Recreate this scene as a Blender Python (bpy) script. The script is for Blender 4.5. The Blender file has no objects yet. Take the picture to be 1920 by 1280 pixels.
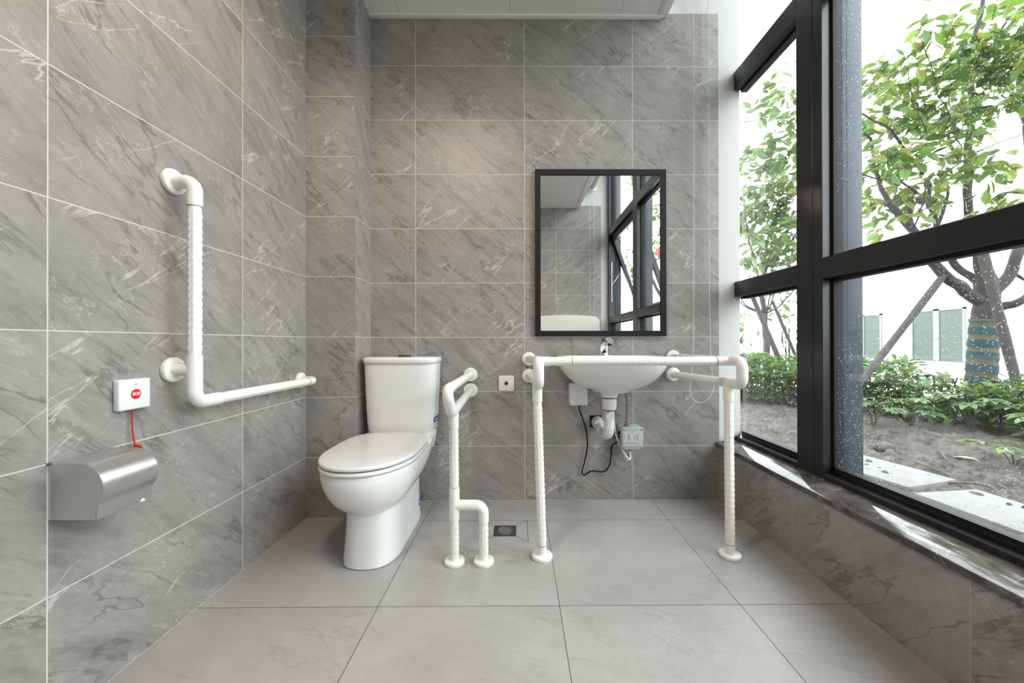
import bpy, bmesh, math, random
from mathutils import Vector, Matrix, noise
sc = bpy.context.scene
COL = sc.collection
R = math.radians
PI = math.pi
random.seed(11)

# ------------------------------------------------------------------ camera
cam_d = bpy.data.cameras.new('camera')
cam = bpy.data.objects.new('camera', cam_d)
COL.objects.link(cam)
cam_d.sensor_width = 36.0
cam_d.lens = 707.25 * 36.0 / 1920.0
cam_d.shift_x = -0.00836
cam_d.clip_start = 0.02
cam_d.clip_end = 300
_r, _u, _f = (0.99997727, -0.00655861, -0.00156072), (0.00154578, -0.00228329, 0.9999962), (0.00656215, 0.99997589, 0.0022731)
cam.matrix_world = Matrix(((_r[0], _u[0], -_f[0], 0), (_r[1], _u[1], -_f[1], 0), (_r[2], _u[2], -_f[2], 0.87176), (0, 0, 0, 1)))
sc.camera = cam

# ------------------------------------------------------------------ sky, lamps, exposure
world = bpy.data.worlds.new('overcast_sky')
sc.world = world
world.use_nodes = True
bg = world.node_tree.nodes['Background']
bg.inputs['Color'].default_value = (0.93, 0.97, 1.0, 1)
bg.inputs['Strength'].default_value = 3.3
sc.view_settings.view_transform = 'Standard'
sc.view_settings.look = 'None'
sc.view_settings.gamma = 1
sc.view_settings.exposure = 1.42
sc.view_settings.use_curve_mapping = False
sc.cycles.use_denoising = True
sc.cycles.max_bounces = 12
sc.cycles.diffuse_bounces = 7
sc.cycles.transparent_max_bounces = 32
sc.cycles.sample_clamp_indirect = 6
sc.cycles.caustics_reflective = False
sc.cycles.caustics_refractive = False


def lamp(name, kind, loc, rot, energy, color, **kw):
    d = bpy.data.lights.new(name, kind)
    d.energy = energy
    d.color = color
    for k, v in kw.items():
        setattr(d, k, v)
    o = bpy.data.objects.new(name, d)
    o.location = loc
    o.rotation_euler = rot
    COL.objects.link(o)
    return o


# recessed ceiling downlights of the room
lamp('ceiling_downlight', 'SPOT', (-0.45, 0.67, 2.645), (0, 0, 0), 36, (1.0, 0.83, 0.67), spot_size=R(168), spot_blend=0.5, shadow_soft_size=0.15)
# portal: tells the sampler where daylight enters, emits nothing itself
po = lamp('window_portal', 'AREA', (1.30, 0.59, 1.78), (0, R(90), 0), 1, (1, 1, 1), shape='RECTANGLE', size=2.9, size_y=3.0)
po.data.cycles.is_portal = True

# ------------------------------------------------------------------ materials


class NT:
    def __init__(s, name):
        s.m = bpy.data.materials.new(name)
        s.m.use_nodes = True
        s.t = s.m.node_tree
        s.b = s.t.nodes['Principled BSDF']
        s.out = s.t.nodes['Material Output']

    def n(s, typ, **kw):
        x = s.t.nodes.new('ShaderNode' + typ)
        for k, v in kw.items():
            setattr(x, k, v)
        return x

    def put(s, sock, v):
        if hasattr(v, 'is_output') or isinstance(v, bpy.types.NodeSocket):
            s.t.links.new(v, sock)
        elif v is not None:
            sock.default_value = v

    def math(s, op, a, b=None, c=None, clamp=False):
        x = s.n('Math', operation=op)
        x.use_clamp = clamp
        s.put(x.inputs[0], a)
        s.put(x.inputs[1], b)
        if c is not None:
            s.put(x.inputs[2], c)
        return x.outputs[0]

    def mix(s, f, a, b):
        x = s.n('Mix', data_type='RGBA')
        s.put(x.inputs[0], f)
        s.put(x.inputs[6], a)
        s.put(x.inputs[7], b)
        return x.outputs[2]

    def ramp(s, f, lo, hi, a=0.0, b=1.0):
        x = s.n('MapRange', interpolation_type='SMOOTHSTEP')
        s.put(x.inputs[0], f)
        for i, v in zip((1, 2, 3, 4), (lo, hi, a, b)):
            x.inputs[i].default_value = v
        return x.outputs[0]

    def noise(s, vec, scale, detail=4, rough=0.55, dist=0.0):
        x = s.n('TexNoise')
        if vec is not None:
            s.put(x.inputs['Vector'], vec)
        x.inputs['Scale'].default_value = scale
        x.inputs['Detail'].default_value = detail
        x.inputs['Roughness'].default_value = rough
        x.inputs['Distortion'].default_value = dist
        return x.outputs[0]

    def mapping(s, vec, rot=(0, 0, 0), scale=(1, 1, 1)):
        x = s.n('Mapping')
        s.put(x.inputs[0], vec)
        x.inputs['Rotation'].default_value = rot
        x.inputs['Scale'].default_value = scale
        return x.outputs[0]

    def comb(s, x, y, z=0.0):
        c = s.n('CombineXYZ')
        for i, v in enumerate((x, y, z)):
            s.put(c.inputs[i], v)
        return c.outputs[0]

    def set(s, **kw):
        for k, v in kw.items():
            s.put(s.b.inputs[k.replace('_', ' ')], v)
        return s.m

    def bump(s, h, strength, dist=0.01):
        x = s.n('Bump')
        x.inputs['Strength'].default_value = strength
        x.inputs['Distance'].default_value = dist
        s.put(x.inputs['Height'], h)
        s.put(s.b.inputs['Normal'], x.outputs[0])


def c4(r, g, b):
    return (r, g, b, 1)


def plain(name, col, rough=0.5, metal=0.0, var=0.04, **kw):
    n = NT(name)
    geo = n.n('TexCoord')
    f = n.noise(geo.outputs['Object'], 14, 3)
    k = 1 - var
    col = c4(*col)
    n.set(Base_Color=n.mix(f, c4(col[0] * k, col[1] * k, col[2] * k), c4(min(1, col[0] * (1 + var)), min(1, col[1] * (1 + var)), min(1, col[2] * (1 + var)))), Roughness=rough, Metallic=metal)
    for q, v in kw.items():
        n.put(n.b.inputs[q.replace('_', ' ')], v)
    return n.m


def tile_mat(name, ua, va, u0, v0, w, h, grout, gw, base, dark, light, k_dark, k_vein, rough, ang, seed=0.0, limit=None, vein_ang=-38):
    n = NT(name)
    geo = n.n('NewGeometry')
    sp = n.n('SeparateXYZ')
    n.put(sp.inputs[0], geo.outputs['Position'])
    u, v = sp.outputs[ua], sp.outputs[va]
    fu = n.math('DIVIDE', n.math('SUBTRACT', u, u0), w)
    fv = n.math('DIVIDE', n.math('SUBTRACT', v, v0), h)
    cu, cv = n.math('FLOOR', fu), n.math('FLOOR', fv)

    def edge(f, size):
        a = n.math('FRACT', f)
        return n.math('MULTIPLY', n.math('MINIMUM', a, n.math('SUBTRACT', 1.0, a)), size)
    ed = n.math('MINIMUM', edge(fu, w), edge(fv, h))
    gm = n.ramp(ed, gw * 0.35, gw * 0.65, 1, 0)
    wn = n.n('TexWhiteNoise')
    n.put(wn.inputs['Vector'], n.comb(cu, cv, seed))
    off = n.n('VectorMath', operation='SCALE')
    n.put(off.inputs[0], wn.outputs['Color'])
    off.inputs['Scale'].default_value = 9.0
    uv = n.n('VectorMath', operation='ADD')
    n.put(uv.inputs[0], n.comb(u, v, 0.0))
    n.put(uv.inputs[1], off.outputs[0])
    uv = uv.outputs[0]
    rot = n.mapping(uv, (0, 0, R(ang)))
    st = n.mapping(rot, (0, 0, 0), (1.5, 6.5, 1))
    clouds = n.noise(uv, 2.6, 5, 0.6, 0.3)
    fine = n.noise(uv, 60, 3, 0.65)
    # broad dark drift and pale drift along one direction
    n1 = n.noise(st, 3.2, 8, 0.70, 0.25)
    d1 = n.ramp(n1, 0.44, 0.74)
    n6 = n.noise(n.mapping(rot, (0, 0, 0), (1.3, 4.0, 1)), 4.2, 6, 0.68, 0.35)
    l1 = n.ramp(n6, 0.52, 0.74)
    # thin dark crack lines along the same drift
    n3 = n.noise(n.mapping(rot, (0, 0, 0), (1.0, 3.4, 1)), 2.3, 5, 0.54, 0.3)
    crack = n.ramp(n.math('ABSOLUTE', n.math('SUBTRACT', n3, 0.5)), 0.0, 0.020, 1, 0)
    crack = n.math('MULTIPLY', crack, n.ramp(n.noise(uv, 4.5, 2), 0.40, 0.60))
    # a few white veins across it, and pale hairlines
    rv = n.mapping(uv, (0, 0, R(vein_ang)))
    n2 = n.noise(n.mapping(rv, (0, 0, 0), (0.5, 2.9, 1)), 1.6, 6, 0.52, 0.1)
    vein = n.ramp(n.math('ABSOLUTE', n.math('SUBTRACT', n2, 0.5)), 0.0, 0.0055, 1, 0)
    vein = n.math('MULTIPLY', vein, n.ramp(n.noise(uv, 2.6, 3), 0.44, 0.60))
    n4 = n.noise(n.mapping(rot, (0, 0, R(18)), (1.0, 2.8, 1)), 4.6, 5, 0.58, 0.25)
    hair = n.ramp(n.math('ABSOLUTE', n.math('SUBTRACT', n4, 0.5)), 0.0, 0.009, 1, 0)
    hair = n.math('MULTIPLY', hair, n.ramp(n.noise(uv, 3.7, 3), 0.38, 0.62))
    shade = n.mix(n.ramp(clouds, 0.3, 0.7), c4(*[x * 0.88 for x in base]), c4(*[x * 1.08 for x in base]))
    shade = n.mix(n.math('MULTIPLY', n.ramp(fine, 0.35, 0.75), 0.16), shade, c4(*dark))
    shade = n.mix(n.math('MULTIPLY', d1, k_dark), shade, c4(*dark))
    shade = n.mix(n.math('MULTIPLY', l1, k_vein * 0.22), shade, c4(*light))
    shade = n.mix(n.math('MULTIPLY', crack, k_dark * 0.9), shade, c4(*[x * 0.75 for x in dark]))
    shade = n.mix(n.math('MULTIPLY', hair, k_vein * 0.55), shade, c4(*light))
    shade = n.mix(n.math('MULTIPLY', vein, k_vein), shade, c4(*light))
    colr = n.mix(gm, shade, c4(*grout))
    rr = n.math('ADD', n.math('MULTIPLY', gm, 0.4), rough)
    n.bump(n.math('MULTIPLY', gm, -1.0), 0.25, 0.002)
    if limit:
        inside = n.math('MULTIPLY', n.math('LESS_THAN', sp.outputs[0], limit[0]), n.math('LESS_THAN', sp.outputs[2], limit[1]))
        colr = n.mix(inside, c4(0.62, 0.62, 0.615), colr)
        rr = n.math('ADD', n.math('MULTIPLY', n.math('SUBTRACT', 1.0, inside), 0.5), rr)
    n.set(Base_Color=colr, Roughness=rr)
    return n.m


GROUT = (0.62, 0.61, 0.58)
WBASE, WDARK, WLIGHT = (0.322, 0.303, 0.280), (0.135, 0.125, 0.113), (0.64, 0.62, 0.585)
M_back = tile_mat('back_wall_tile', 0, 2, 0.0363, 0.0, 0.6, 0.3, GROUT, 0.0027, WBASE, WDARK, WLIGHT, 0.62, 0.66, 0.40, 38, 1.0, (1.1145, 2.695))
M_left = tile_mat('left_wall_tile', 1, 2, 0.8537, 0.0, 0.6, 0.3, GROUT, 0.0027, WBASE, WDARK, WLIGHT, 0.62, 0.66, 0.40, 38, 2.0)
M_pier = tile_mat('pier_tile', 0, 2, -1.4, 0.0, 0.6, 0.3, GROUT, 0.0027, WBASE, WDARK, WLIGHT, 0.62, 0.62, 0.40, 38, 3.0)
M_pier_side = tile_mat('pier_side_tile', 1, 2, 1.5, 0.0, 0.8, 0.3, GROUT, 0.0027, WBASE, WDARK, WLIGHT, 0.6, 0.62, 0.40, 38, 4.0)
M_low = tile_mat('low_wall_tile', 1, 2, 0.915, -1.0, 0.6, 2.0, (0.40, 0.39, 0.37), 0.0025, WBASE, WDARK, WLIGHT, 0.62, 0.5, 0.40, 38, 5.0)
M_rear = tile_mat('rear_wall_tile', 0, 2, 0.509, 0.0, 0.6, 0.3, GROUT, 0.003, WBASE, WDARK, WLIGHT, 0.62, 0.62, 0.40, -38, 6.0, (1.1145, 2.695))
M_floor = tile_mat('floor_tile', 0, 1, 0.1359, 1.2499, 0.6, 0.6, (0.07, 0.068, 0.065), 0.0024, (0.385, 0.372, 0.353), (0.27, 0.26, 0.245), (0.52, 0.505, 0.48), 0.30, 0.30, 0.36, 20, 7.0, None, -50)
M_seam = plain('tile_cut_line', (0.09, 0.085, 0.08), 0.8)
M_plaster = plain('white_plaster', (0.66, 0.66, 0.65), 0.8, var=0.015)
M_ceil = plain('white_ceiling_panel', (0.87, 0.87, 0.85), 0.5, var=0.015)
M_trimw = plain('white_ceiling_trim', (0.84, 0.84, 0.82), 0.4, var=0.015)
M_abs = plain('white_nylon_rail', (0.84, 0.82, 0.78), 0.32, var=0.01)
M_joint = plain('grey_joint_ring', (0.32, 0.31, 0.29), 0.5)
M_ceramic = plain('white_ceramic', (0.80, 0.795, 0.78), 0.07, var=0.008)
M_seat = plain('white_seat_plastic', (0.78, 0.77, 0.755), 0.13, var=0.008)
M_chrome = plain('chrome', (0.78, 0.78, 0.79), 0.08, 1.0, 0.01)
M_darkchrome = plain('dark_steel', (0.20, 0.19, 0.18), 0.35, 1.0)
M_grate = plain('worn_grate_steel', (0.20, 0.20, 0.19), 0.5, 0.7)
M_drain = plain('dull_drain_steel', (0.075, 0.072, 0.068), 0.55, 0.5)
M_black = plain('black_rubber_and_gap_shade', (0.010, 0.010, 0.010), 0.6, Specular_IOR_Level=0.25)  # rubber parts, and the painted dark of the seat gap and pipe hole
M_frame = plain('black_window_aluminium', (0.010, 0.011, 0.013), 0.30, 0.0, 0.05)
M_fin = plain('blue_grey_painted_steel', (0.040, 0.054, 0.072), 0.4, 0.0, 0.06, Specular_IOR_Level=0.3)
M_mframe = plain('black_mirror_frame', (0.006, 0.006, 0.007), 0.55, Specular_IOR_Level=0.3)
M_mirror = plain('silvered_mirror', (0.90, 0.91, 0.90), 0.005, 1.0, 0.0)
M_red = plain('red_button', (0.72, 0.012, 0.02), 0.35)
M_cord = plain('red_cord', (0.55, 0.01, 0.02), 0.6)
M_darkred = plain('dark_red_button', (0.16, 0.01, 0.012), 0.35)
M_whitepl = plain('white_box_plastic', (0.80, 0.81, 0.83), 0.35, var=0.01)
M_white = plain('white_print', (0.85, 0.85, 0.85), 0.5, var=0.0)
M_pvc = plain('white_pvc_pipe', (0.78, 0.77, 0.74), 0.28, var=0.015)
M_blue = plain('blue_sticker', (0.015, 0.05, 0.28), 0.4)
M_bluering = plain('blue_gasket', (0.03, 0.08, 0.35), 0.4)
M_boxgrey = plain('grey_green_enclosure', (0.40, 0.44, 0.41), 0.4, var=0.02)
M_label = plain('pale_paper_label', (0.60, 0.62, 0.62), 0.5, var=0.02)
M_ink = plain('grey_ink', (0.16, 0.17, 0.18), 0.6)
M_brass = plain('brass_fitting', (0.55, 0.36, 0.22), 0.3, 1.0)
M_grey = plain('grey_paint', (0.45, 0.45, 0.44), 0.5)
M_cream = plain('cream_plastic', (0.76, 0.74, 0.67), 0.4, var=0.01)
M_blind = plain('cream_blind_fabric', (0.66, 0.56, 0.45), 0.8)


def brushed():
    n = NT('brushed_steel')
    tc = n.n('TexCoord')
    f = n.noise(n.mapping(tc.outputs['Object'], (0, 0, 0), (400, 6, 400)), 1.0, 2)
    n.set(Base_Color=n.mix(f, c4(0.66, 0.66, 0.65), c4(0.76, 0.76, 0.75)), Metallic=1.0, Roughness=n.ramp(f, 0.2, 0.8, 0.28, 0.36))
    return n.m


M_steel = brushed()


def braided():
    n = NT('braided_hose')
    tc = n.n('TexCoord')
    w = n.n('TexWave')
    n.put(w.inputs['Vector'], tc.outputs['Object'])
    w.inputs['Scale'].default_value = 130
    n.set(Base_Color=n.mix(w.outputs[1], c4(0.10, 0.10, 0.10), c4(0.35, 0.35, 0.36)), Metallic=0.6, Roughness=0.4)
    return n.m


M_braid = braided()


def sill_mat():
    n = NT('polished_brown_marble')
    g = n.n('NewGeometry')
    p = g.outputs['Position']
    base = n.mix(n.ramp(n.noise(p, 7, 5, 0.6, 0.6), 0.35, 0.7), c4(0.055, 0.046, 0.040), c4(0.15, 0.13, 0.115))
    v = n.ramp(n.math('ABSOLUTE', n.math('SUBTRACT', n.noise(p, 6, 6, 0.6, 1.4), 0.5)), 0, 0.014, 1, 0)
    v = n.math('MULTIPLY', v, n.ramp(n.noise(p, 9, 2), 0.45, 0.65))
    n.set(Base_Color=n.mix(n.math('MULTIPLY', v, 0.7), base, c4(0.42, 0.39, 0.35)), Roughness=0.07)
    return n.m


M_sill = sill_mat()


def glass_mat():
    n = NT('dusty_window_glass')
    g = n.n('NewGeometry')
    p = g.outputs['Position']
    lw = n.n('LayerWeight')
    lw.inputs[0].default_value = 0.5
    fac = n.math('ADD', 0.035, n.math('MULTIPLY', n.math('POWER', lw.outputs['Facing'], 5.0), 0.9))
    tr = n.n('BsdfTransparent')
    tr.inputs[0].default_value = c4(0.93, 0.955, 0.95)
    gl = n.n('BsdfGlossy')
    gl.inputs['Roughness'].default_value = 0.0
    mx = n.n('MixShader')
    n.put(mx.inputs[0], fac)
    n.t.links.new(tr.outputs[0], mx.inputs[1])
    n.t.links.new(gl.outputs[0], mx.inputs[2])
    # dried rain spots and dust: soft film plus small dots
    vo = n.n('TexVoronoi')
    n.put(vo.inputs['Vector'], p)
    vo.inputs['Scale'].default_value = 120
    dot = n.ramp(vo.outputs['Distance'], 0.10, 0.26, 1, 0)
    wn = n.n('TexWhiteNoise')
    n.put(wn.inputs['Vector'], vo.outputs['Position'])
    dot = n.math('MULTIPLY', dot, n.math('GREATER_THAN', wn.outputs['Value'], 0.5))
    dot = n.math('MULTIPLY', dot, n.ramp(n.noise(p, 2.5, 2), 0.40, 0.60))
    film = n.math('MULTIPLY', n.ramp(n.noise(n.mapping(p, (0, 0, 0), (1, 3, 0.8)), 2.2, 4, 0.6), 0.35, 0.75), 0.007)
    dirt = n.math('ADD', n.math('MULTIPLY', dot, 0.30), film, clamp=True)
    df = n.n('BsdfTranslucent')
    df.inputs[0].default_value = c4(0.8, 0.8, 0.78)
    m2 = n.n('MixShader')
    n.put(m2.inputs[0], dirt)
    n.t.links.new(mx.outputs[0], m2.inputs[1])
    n.t.links.new(df.outputs[0], m2.inputs[2])
    n.t.links.new(m2.outputs[0], n.out.inputs[0])
    return n.m


M_glass = glass_mat()


def leaf_mat(name, cols, tl=0.45):
    n = NT(name)
    g = n.n('NewGeometry')
    rp = n.n('ValToRGB')
    n.put(rp.inputs[0], g.outputs['Random Per Island'])
    e = rp.color_ramp.elements
    e[0].position, e[0].color = 0.0, c4(*cols[0])
    e[1].position, e[1].color = 1.0, c4(*cols[-1])
    for i, c in enumerate(cols[1:-1]):
        x = e.new((i + 1) / (len(cols) - 1))
        x.color = c4(*c)
    n.set(Base_Color=rp.outputs[0], Roughness=0.35)
    t = n.n('BsdfTranslucent')
    n.put(t.inputs[0], n.mix(0.35, rp.outputs[0], c4(0.22, 0.30, 0.04)))
    m = n.n('MixShader')
    m.inputs[0].default_value = tl
    n.t.links.new(n.b.outputs[0], m.inputs[1])
    n.t.links.new(t.outputs[0], m.inputs[2])
    n.t.links.new(m.outputs[0], n.out.inputs[0])
    return n.m


M_leaf = leaf_mat('cherry_leaf', [(0.020, 0.052, 0.014), (0.038, 0.09, 0.016), (0.065, 0.13, 0.020), (0.11, 0.175, 0.03), (0.17, 0.16, 0.035)])
M_leaf2 = leaf_mat('pale_leaf', [(0.045, 0.085, 0.04), (0.085, 0.135, 0.055), (0.15, 0.20, 0.08)])
M_hedge = leaf_mat('hedge_leaf', [(0.013, 0.040, 0.008), (0.030, 0.078, 0.013), (0.062, 0.13, 0.019), (0.125, 0.205, 0.03)], 0.35)
M_fatsia = leaf_mat('fatsia_leaf', [(0.025, 0.065, 0.015), (0.05, 0.11, 0.024), (0.085, 0.15, 0.03)], 0.35)


def bark(name, a, b, sx=3):
    n = NT(name)
    g = n.n('NewGeometry')
    f = n.noise(n.mapping(g.outputs['Position'], (0, 0, 0), (14, 14, sx)), 2.4, 6, 0.65)
    n.set(Base_Color=n.mix(f, c4(*a), c4(*b)), Roughness=0.85)
    n.bump(f, 0.8, 0.02)
    return n.m


M_bark = bark('dark_bark', (0.005, 0.004, 0.0036), (0.026, 0.022, 0.020))
M_pole = bark('weathered_pole_wood', (0.018, 0.015, 0.0135), (0.058, 0.051, 0.046))
M_stem = bark('green_stem', (0.02, 0.03, 0.012), (0.05, 0.06, 0.022))
M_twig = bark('dry_twig', (0.035, 0.026, 0.019), (0.11, 0.09, 0.07))


def soil_mat():
    n = NT('bare_soil')
    g = n.n('NewGeometry')
    p = g.outputs['Position']
    f = n.noise(p, 9, 7, 0.7)
    f2 = n.noise(p, 1.4, 3)
    col = n.mix(n.ramp(f, 0.3, 0.72), c4(0.014, 0.0115, 0.0095), c4(0.100, 0.086, 0.072))
    col = n.mix(n.math('MULTIPLY', n.ramp(f2, 0.4, 0.65), 0.4), col, c4(0.105, 0.094, 0.082))
    n.set(Base_Color=col, Roughness=0.95)
    n.bump(n.noise(p, 60, 5, 0.7), 0.7, 0.02)
    return n.m


M_soil = soil_mat()


def slab_mat():
    n = NT('pale_stone_slab')
    g = n.n('NewGeometry')
    p = g.outputs['Position']
    f = n.noise(p, 8, 6, 0.65)
    sp = n.ramp(n.noise(p, 40, 3, 0.6), 0.62, 0.7)
    col = n.mix(f, c4(0.105, 0.104, 0.10), c4(0.17, 0.168, 0.162))
    n.set(Base_Color=n.mix(n.math('MULTIPLY', sp, 0.6), col, c4(0.05, 0.045, 0.04)), Roughness=0.9)
    return n.m


M_slab = slab_mat()


def wrap_mat():
    # strips of blue cloth and straw-coloured rope wound round the trunk
    n = NT('wound_trunk_wrap')
    g = n.n('NewGeometry')
    p = g.outputs['Position']
    sp = n.n('SeparateXYZ')
    n.put(sp.inputs[0], p)
    z = n.math('ADD', sp.outputs[2], n.math('MULTIPLY', sp.outputs[0], 0.16))
    z = n.math('ADD', z, n.math('MULTIPLY', n.noise(n.mapping(p, (0, 0, 0), (6, 6, 12)), 1.0, 3), 0.035))
    fr = n.math('FRACT', n.math('DIVIDE', z, 0.136))
    band = n.ramp(fr, 0.60, 0.64)
    bl = n.mix(n.noise(p, 60, 3), c4(0.003, 0.020, 0.028), c4(0.010, 0.042, 0.052))
    st = n.mix(n.noise(n.mapping(p, (0, 0, 0), (4, 4, 90)), 1.0, 3), c4(0.045, 0.036, 0.021), c4(0.085, 0.070, 0.043))
    gr = n.ramp(sp.outputs[2], 1.03, 1.06)
    col = n.mix(band, bl, st)
    col = n.mix(gr, col, n.mix(n.ramp(n.noise(n.mapping(p, (0, 0, 0), (3, 3, 40)), 1.0, 2), 0.4, 0.6), c4(0.022, 0.032, 0.020), c4(0.05, 0.055, 0.038)))
    n.set(Base_Color=col, Roughness=0.95)
    n.bump(n.noise(n.mapping(p, (0, 0, 0), (30, 30, 90)), 1.0, 3), 0.6, 0.01)
    return n.m


M_wrap = wrap_mat()
M_facade = plain('white_render_facade', (0.82, 0.82, 0.81), 0.8, var=0.01)
M_pvcframe = plain('pale_door_frame', (0.16, 0.165, 0.17), 0.5)
M_bglass = plain('door_glass_painted_reflection', (0.075, 0.092, 0.078), 0.25, Specular_IOR_Level=0.15)  # greenish base colour paints in the reflection of trees on the panes
M_paving = plain('pale_courtyard_paving', (0.45, 0.45, 0.44), 0.9)
M_fence = plain('pale_fence_paint', (0.42, 0.45, 0.43), 0.6)

# ------------------------------------------------------------------ mesh helpers


class MB:
    def __init__(s):
        s.v, s.f, s.mi = [], [], []

    def add(s, vs, fs, mi=0):
        k = len(s.v)
        s.v += [tuple(v) for v in vs]
        s.f += [tuple(i + k for i in f) for f in fs]
        s.mi += [mi] * len(fs)
        return s

    def box(s, lo, hi, bev=0.0, seg=2, mi=0, mat=None):
        bm = bmesh.new()
        bmesh.ops.create_cube(bm, size=1)
        c = [(a + b) / 2 for a, b in zip(lo, hi)]
        d = [b - a for a, b in zip(lo, hi)]
        for v in bm.verts:
            v.co = Vector([v.co[i] * d[i] + c[i] for i in range(3)])
        if bev:
            bmesh.ops.bevel(bm, geom=bm.edges[:], offset=bev, segments=seg, profile=0.5, affect='EDGES')
        if mat is not None:
            bm.transform(mat)
        bm.verts.index_update()
        s.add([v.co[:] for v in bm.verts], [[v.index for v in f.verts] for f in bm.faces], mi)
        bm.free()
        return s

    def rings(s, rs, cap0=True, cap1=True, mi=0):
        n = len(rs[0])
        vs = [p for r in rs for p in r]
        fs = []
        for i in range(len(rs) - 1):
            for j in range(n):
                a, b = i * n + j, i * n + (j + 1) % n
                fs.append((a, b, b + n, a + n))
        if cap0:
            fs.append(tuple(range(n - 1, -1, -1)))
        if cap1:
            fs.append(tuple((len(rs) - 1) * n + j for j in range(n)))
        return s.add(vs, fs, mi)

    def lathe(s, prof, o, axis=(0, 0, 1), seg=32, mi=0, cap=True):
        a = Vector(axis).normalized()
        u = a.orthogonal().normalized()
        w = a.cross(u)
        o = Vector(o)
        rs = []
        for r, z in prof:
            rs.append([o + a * z + (u * math.cos(2 * PI * k / seg) + w * math.sin(2 * PI * k / seg)) * r for k in range(seg)])
        return s.rings(rs, cap, cap, mi)

    def tube(s, path, r, seg=20, cap=True, mi=0, rad=None, grip=False):
        P = [Vector(p) for p in path]
        if grip:
            a, b = P[0], P[-1]
            L = (b - a).length
            n = max(2, int(L / 0.0055))
            P = [a.lerp(b, i / n) for i in range(n + 1)]
            seg = 48
        T = []
        for i in range(len(P)):
            t = (P[min(i + 1, len(P) - 1)] - P[max(i - 1, 0)])
            T.append(t.normalized())
        u = T[0].orthogonal().normalized()
        if abs(T[0].z) < 0.9:
            u = (Vector((0, 0, 1)) - T[0] * T[0].z).normalized()
        else:
            u = (Vector((0, -1, 0)) + T[0] * T[0].y).normalized()
        rs = []
        for i, p in enumerate(P):
            u = (u - T[i] * u.dot(T[i])).normalized()
            w = T[i].cross(u)
            rr = rad[i] if rad else r
            ring = []
            for k in range(seg):
                q = rr
                if grip:
                    inb = 3 < i < len(P) - 4 and (i % 4) in (1, 2)
                    if inb and (k % 6) in (1, 2, 3):
                        q = rr + 0.0017
                ring.append(p + (u * math.cos(2 * PI * k / seg) + w * math.sin(2 * PI * k / seg)) * q)
            rs.append(ring)
        return s.rings(rs, cap, cap, mi)

    def prism(s, poly, axis, a, b, mi=0):
        # poly in the two other axes (in order), extruded along axis from a to b
        def pt(p, t):
            q = list(p)
            q.insert(axis, t)
            return q
        return s.rings([[pt(p, a) for p in poly], [pt(p, b) for p in poly]], True, True, mi)

    def build(s, name, mat, parent=None, sharp=35, smooth=True):
        me = bpy.data.meshes.new(name)
        me.from_pydata(s.v, [], s.f)
        for m in (mat if isinstance(mat, (list, tuple)) else [mat]):
            me.materials.append(m)
        me.polygons.foreach_set('material_index', s.mi)
        bm = bmesh.new()
        bm.from_mesh(me)
        if len(s.f) < 60000:
            bmesh.ops.recalc_face_normals(bm, faces=bm.faces)
        bm.to_mesh(me)
        bm.free()
        if smooth:
            me.polygons.foreach_set('use_smooth', [True] * len(me.polygons))
            me.set_sharp_from_angle(angle=R(sharp))
        me.update()
        o = bpy.data.objects.new(name, me)
        COL.objects.link(o)
        if parent is not None:
            o.parent = parent
            o.matrix_parent_inverse = parent.matrix_basis.inverted()
        return o


def arc(points, rad, n=8):
    # round the corners of a polyline
    P = [Vector(p) for p in points]
    out = [P[0]]
    for i in range(1, len(P) - 1):
        a, b, c = P[i - 1], P[i], P[i + 1]
        d1, d2 = (a - b).normalized(), (c - b).normalized()
        ang = d1.angle(d2)
        t = rad / math.tan(ang / 2)
        t = min(t, (a - b).length * 0.49, (c - b).length * 0.49)
        rr = t * math.tan(ang / 2)
        cen = b + (d1 + d2).normalized() * (rr / math.sin(ang / 2))
        s, e = b + d1 * t - cen, b + d2 * t - cen
        for k in range(n + 1):
            w = (s.normalized() * (1 - k / n) + e.normalized() * (k / n)).normalized()
            out.append(cen + w * rr)
    out.append(P[-1])
    return out


def smooth_path(points, n=8):
    P = [Vector(p) for p in points]
    P = [P[0] * 2 - P[1]] + P + [P[-1] * 2 - P[-2]]
    out = []
    for i in range(1, len(P) - 2):
        for k in range(n):
            t = k / n
            a, b, c, d = P[i - 1], P[i], P[i + 1], P[i + 2]
            out.append(0.5 * ((2 * b) + (c - a) * t + (2 * a - 5 * b + 4 * c - d) * t * t + (3 * b - a - 3 * c + d) * t ** 3))
    out.append(P[-2])
    return out


def thing(name, label, cat, loc=(0, 0, 0), group=None):
    o = bpy.data.objects.new(name, None)
    o.empty_display_size = 0.05
    o.location = loc
    COL.objects.link(o)
    return tag(o, label, cat, group)


def tag(o, label, cat, group=None, kind=None):
    o['label'] = label
    o['category'] = cat
    if group:
        o['group'] = group
    if kind:
        o['kind'] = kind
    return o


def struct(o, label=None, cat=None):
    o['kind'] = 'structure'
    if label:
        o['label'] = label
        o['category'] = cat
    return o


# ------------------------------------------------------------------ room shell
XL, YB, YR, XW = -1.0566, 2.0851, -0.896, 1.103
H = 3.30
f = MB().box((XL - 0.2, YR - 0.2, -0.15), (1.27, YB + 0.2, 0.0))


def strip(mb, a, b, w=0.0012, z=0.0004):
    a, b = Vector((*a, z)), Vector((*b, z))
    d = (b - a).normalized()
    q = Vector((-d.y, d.x, 0)) * w
    mb.add([a - q, b - q, b + q, a + q], [(0, 1, 2, 3)], 1)


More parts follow.
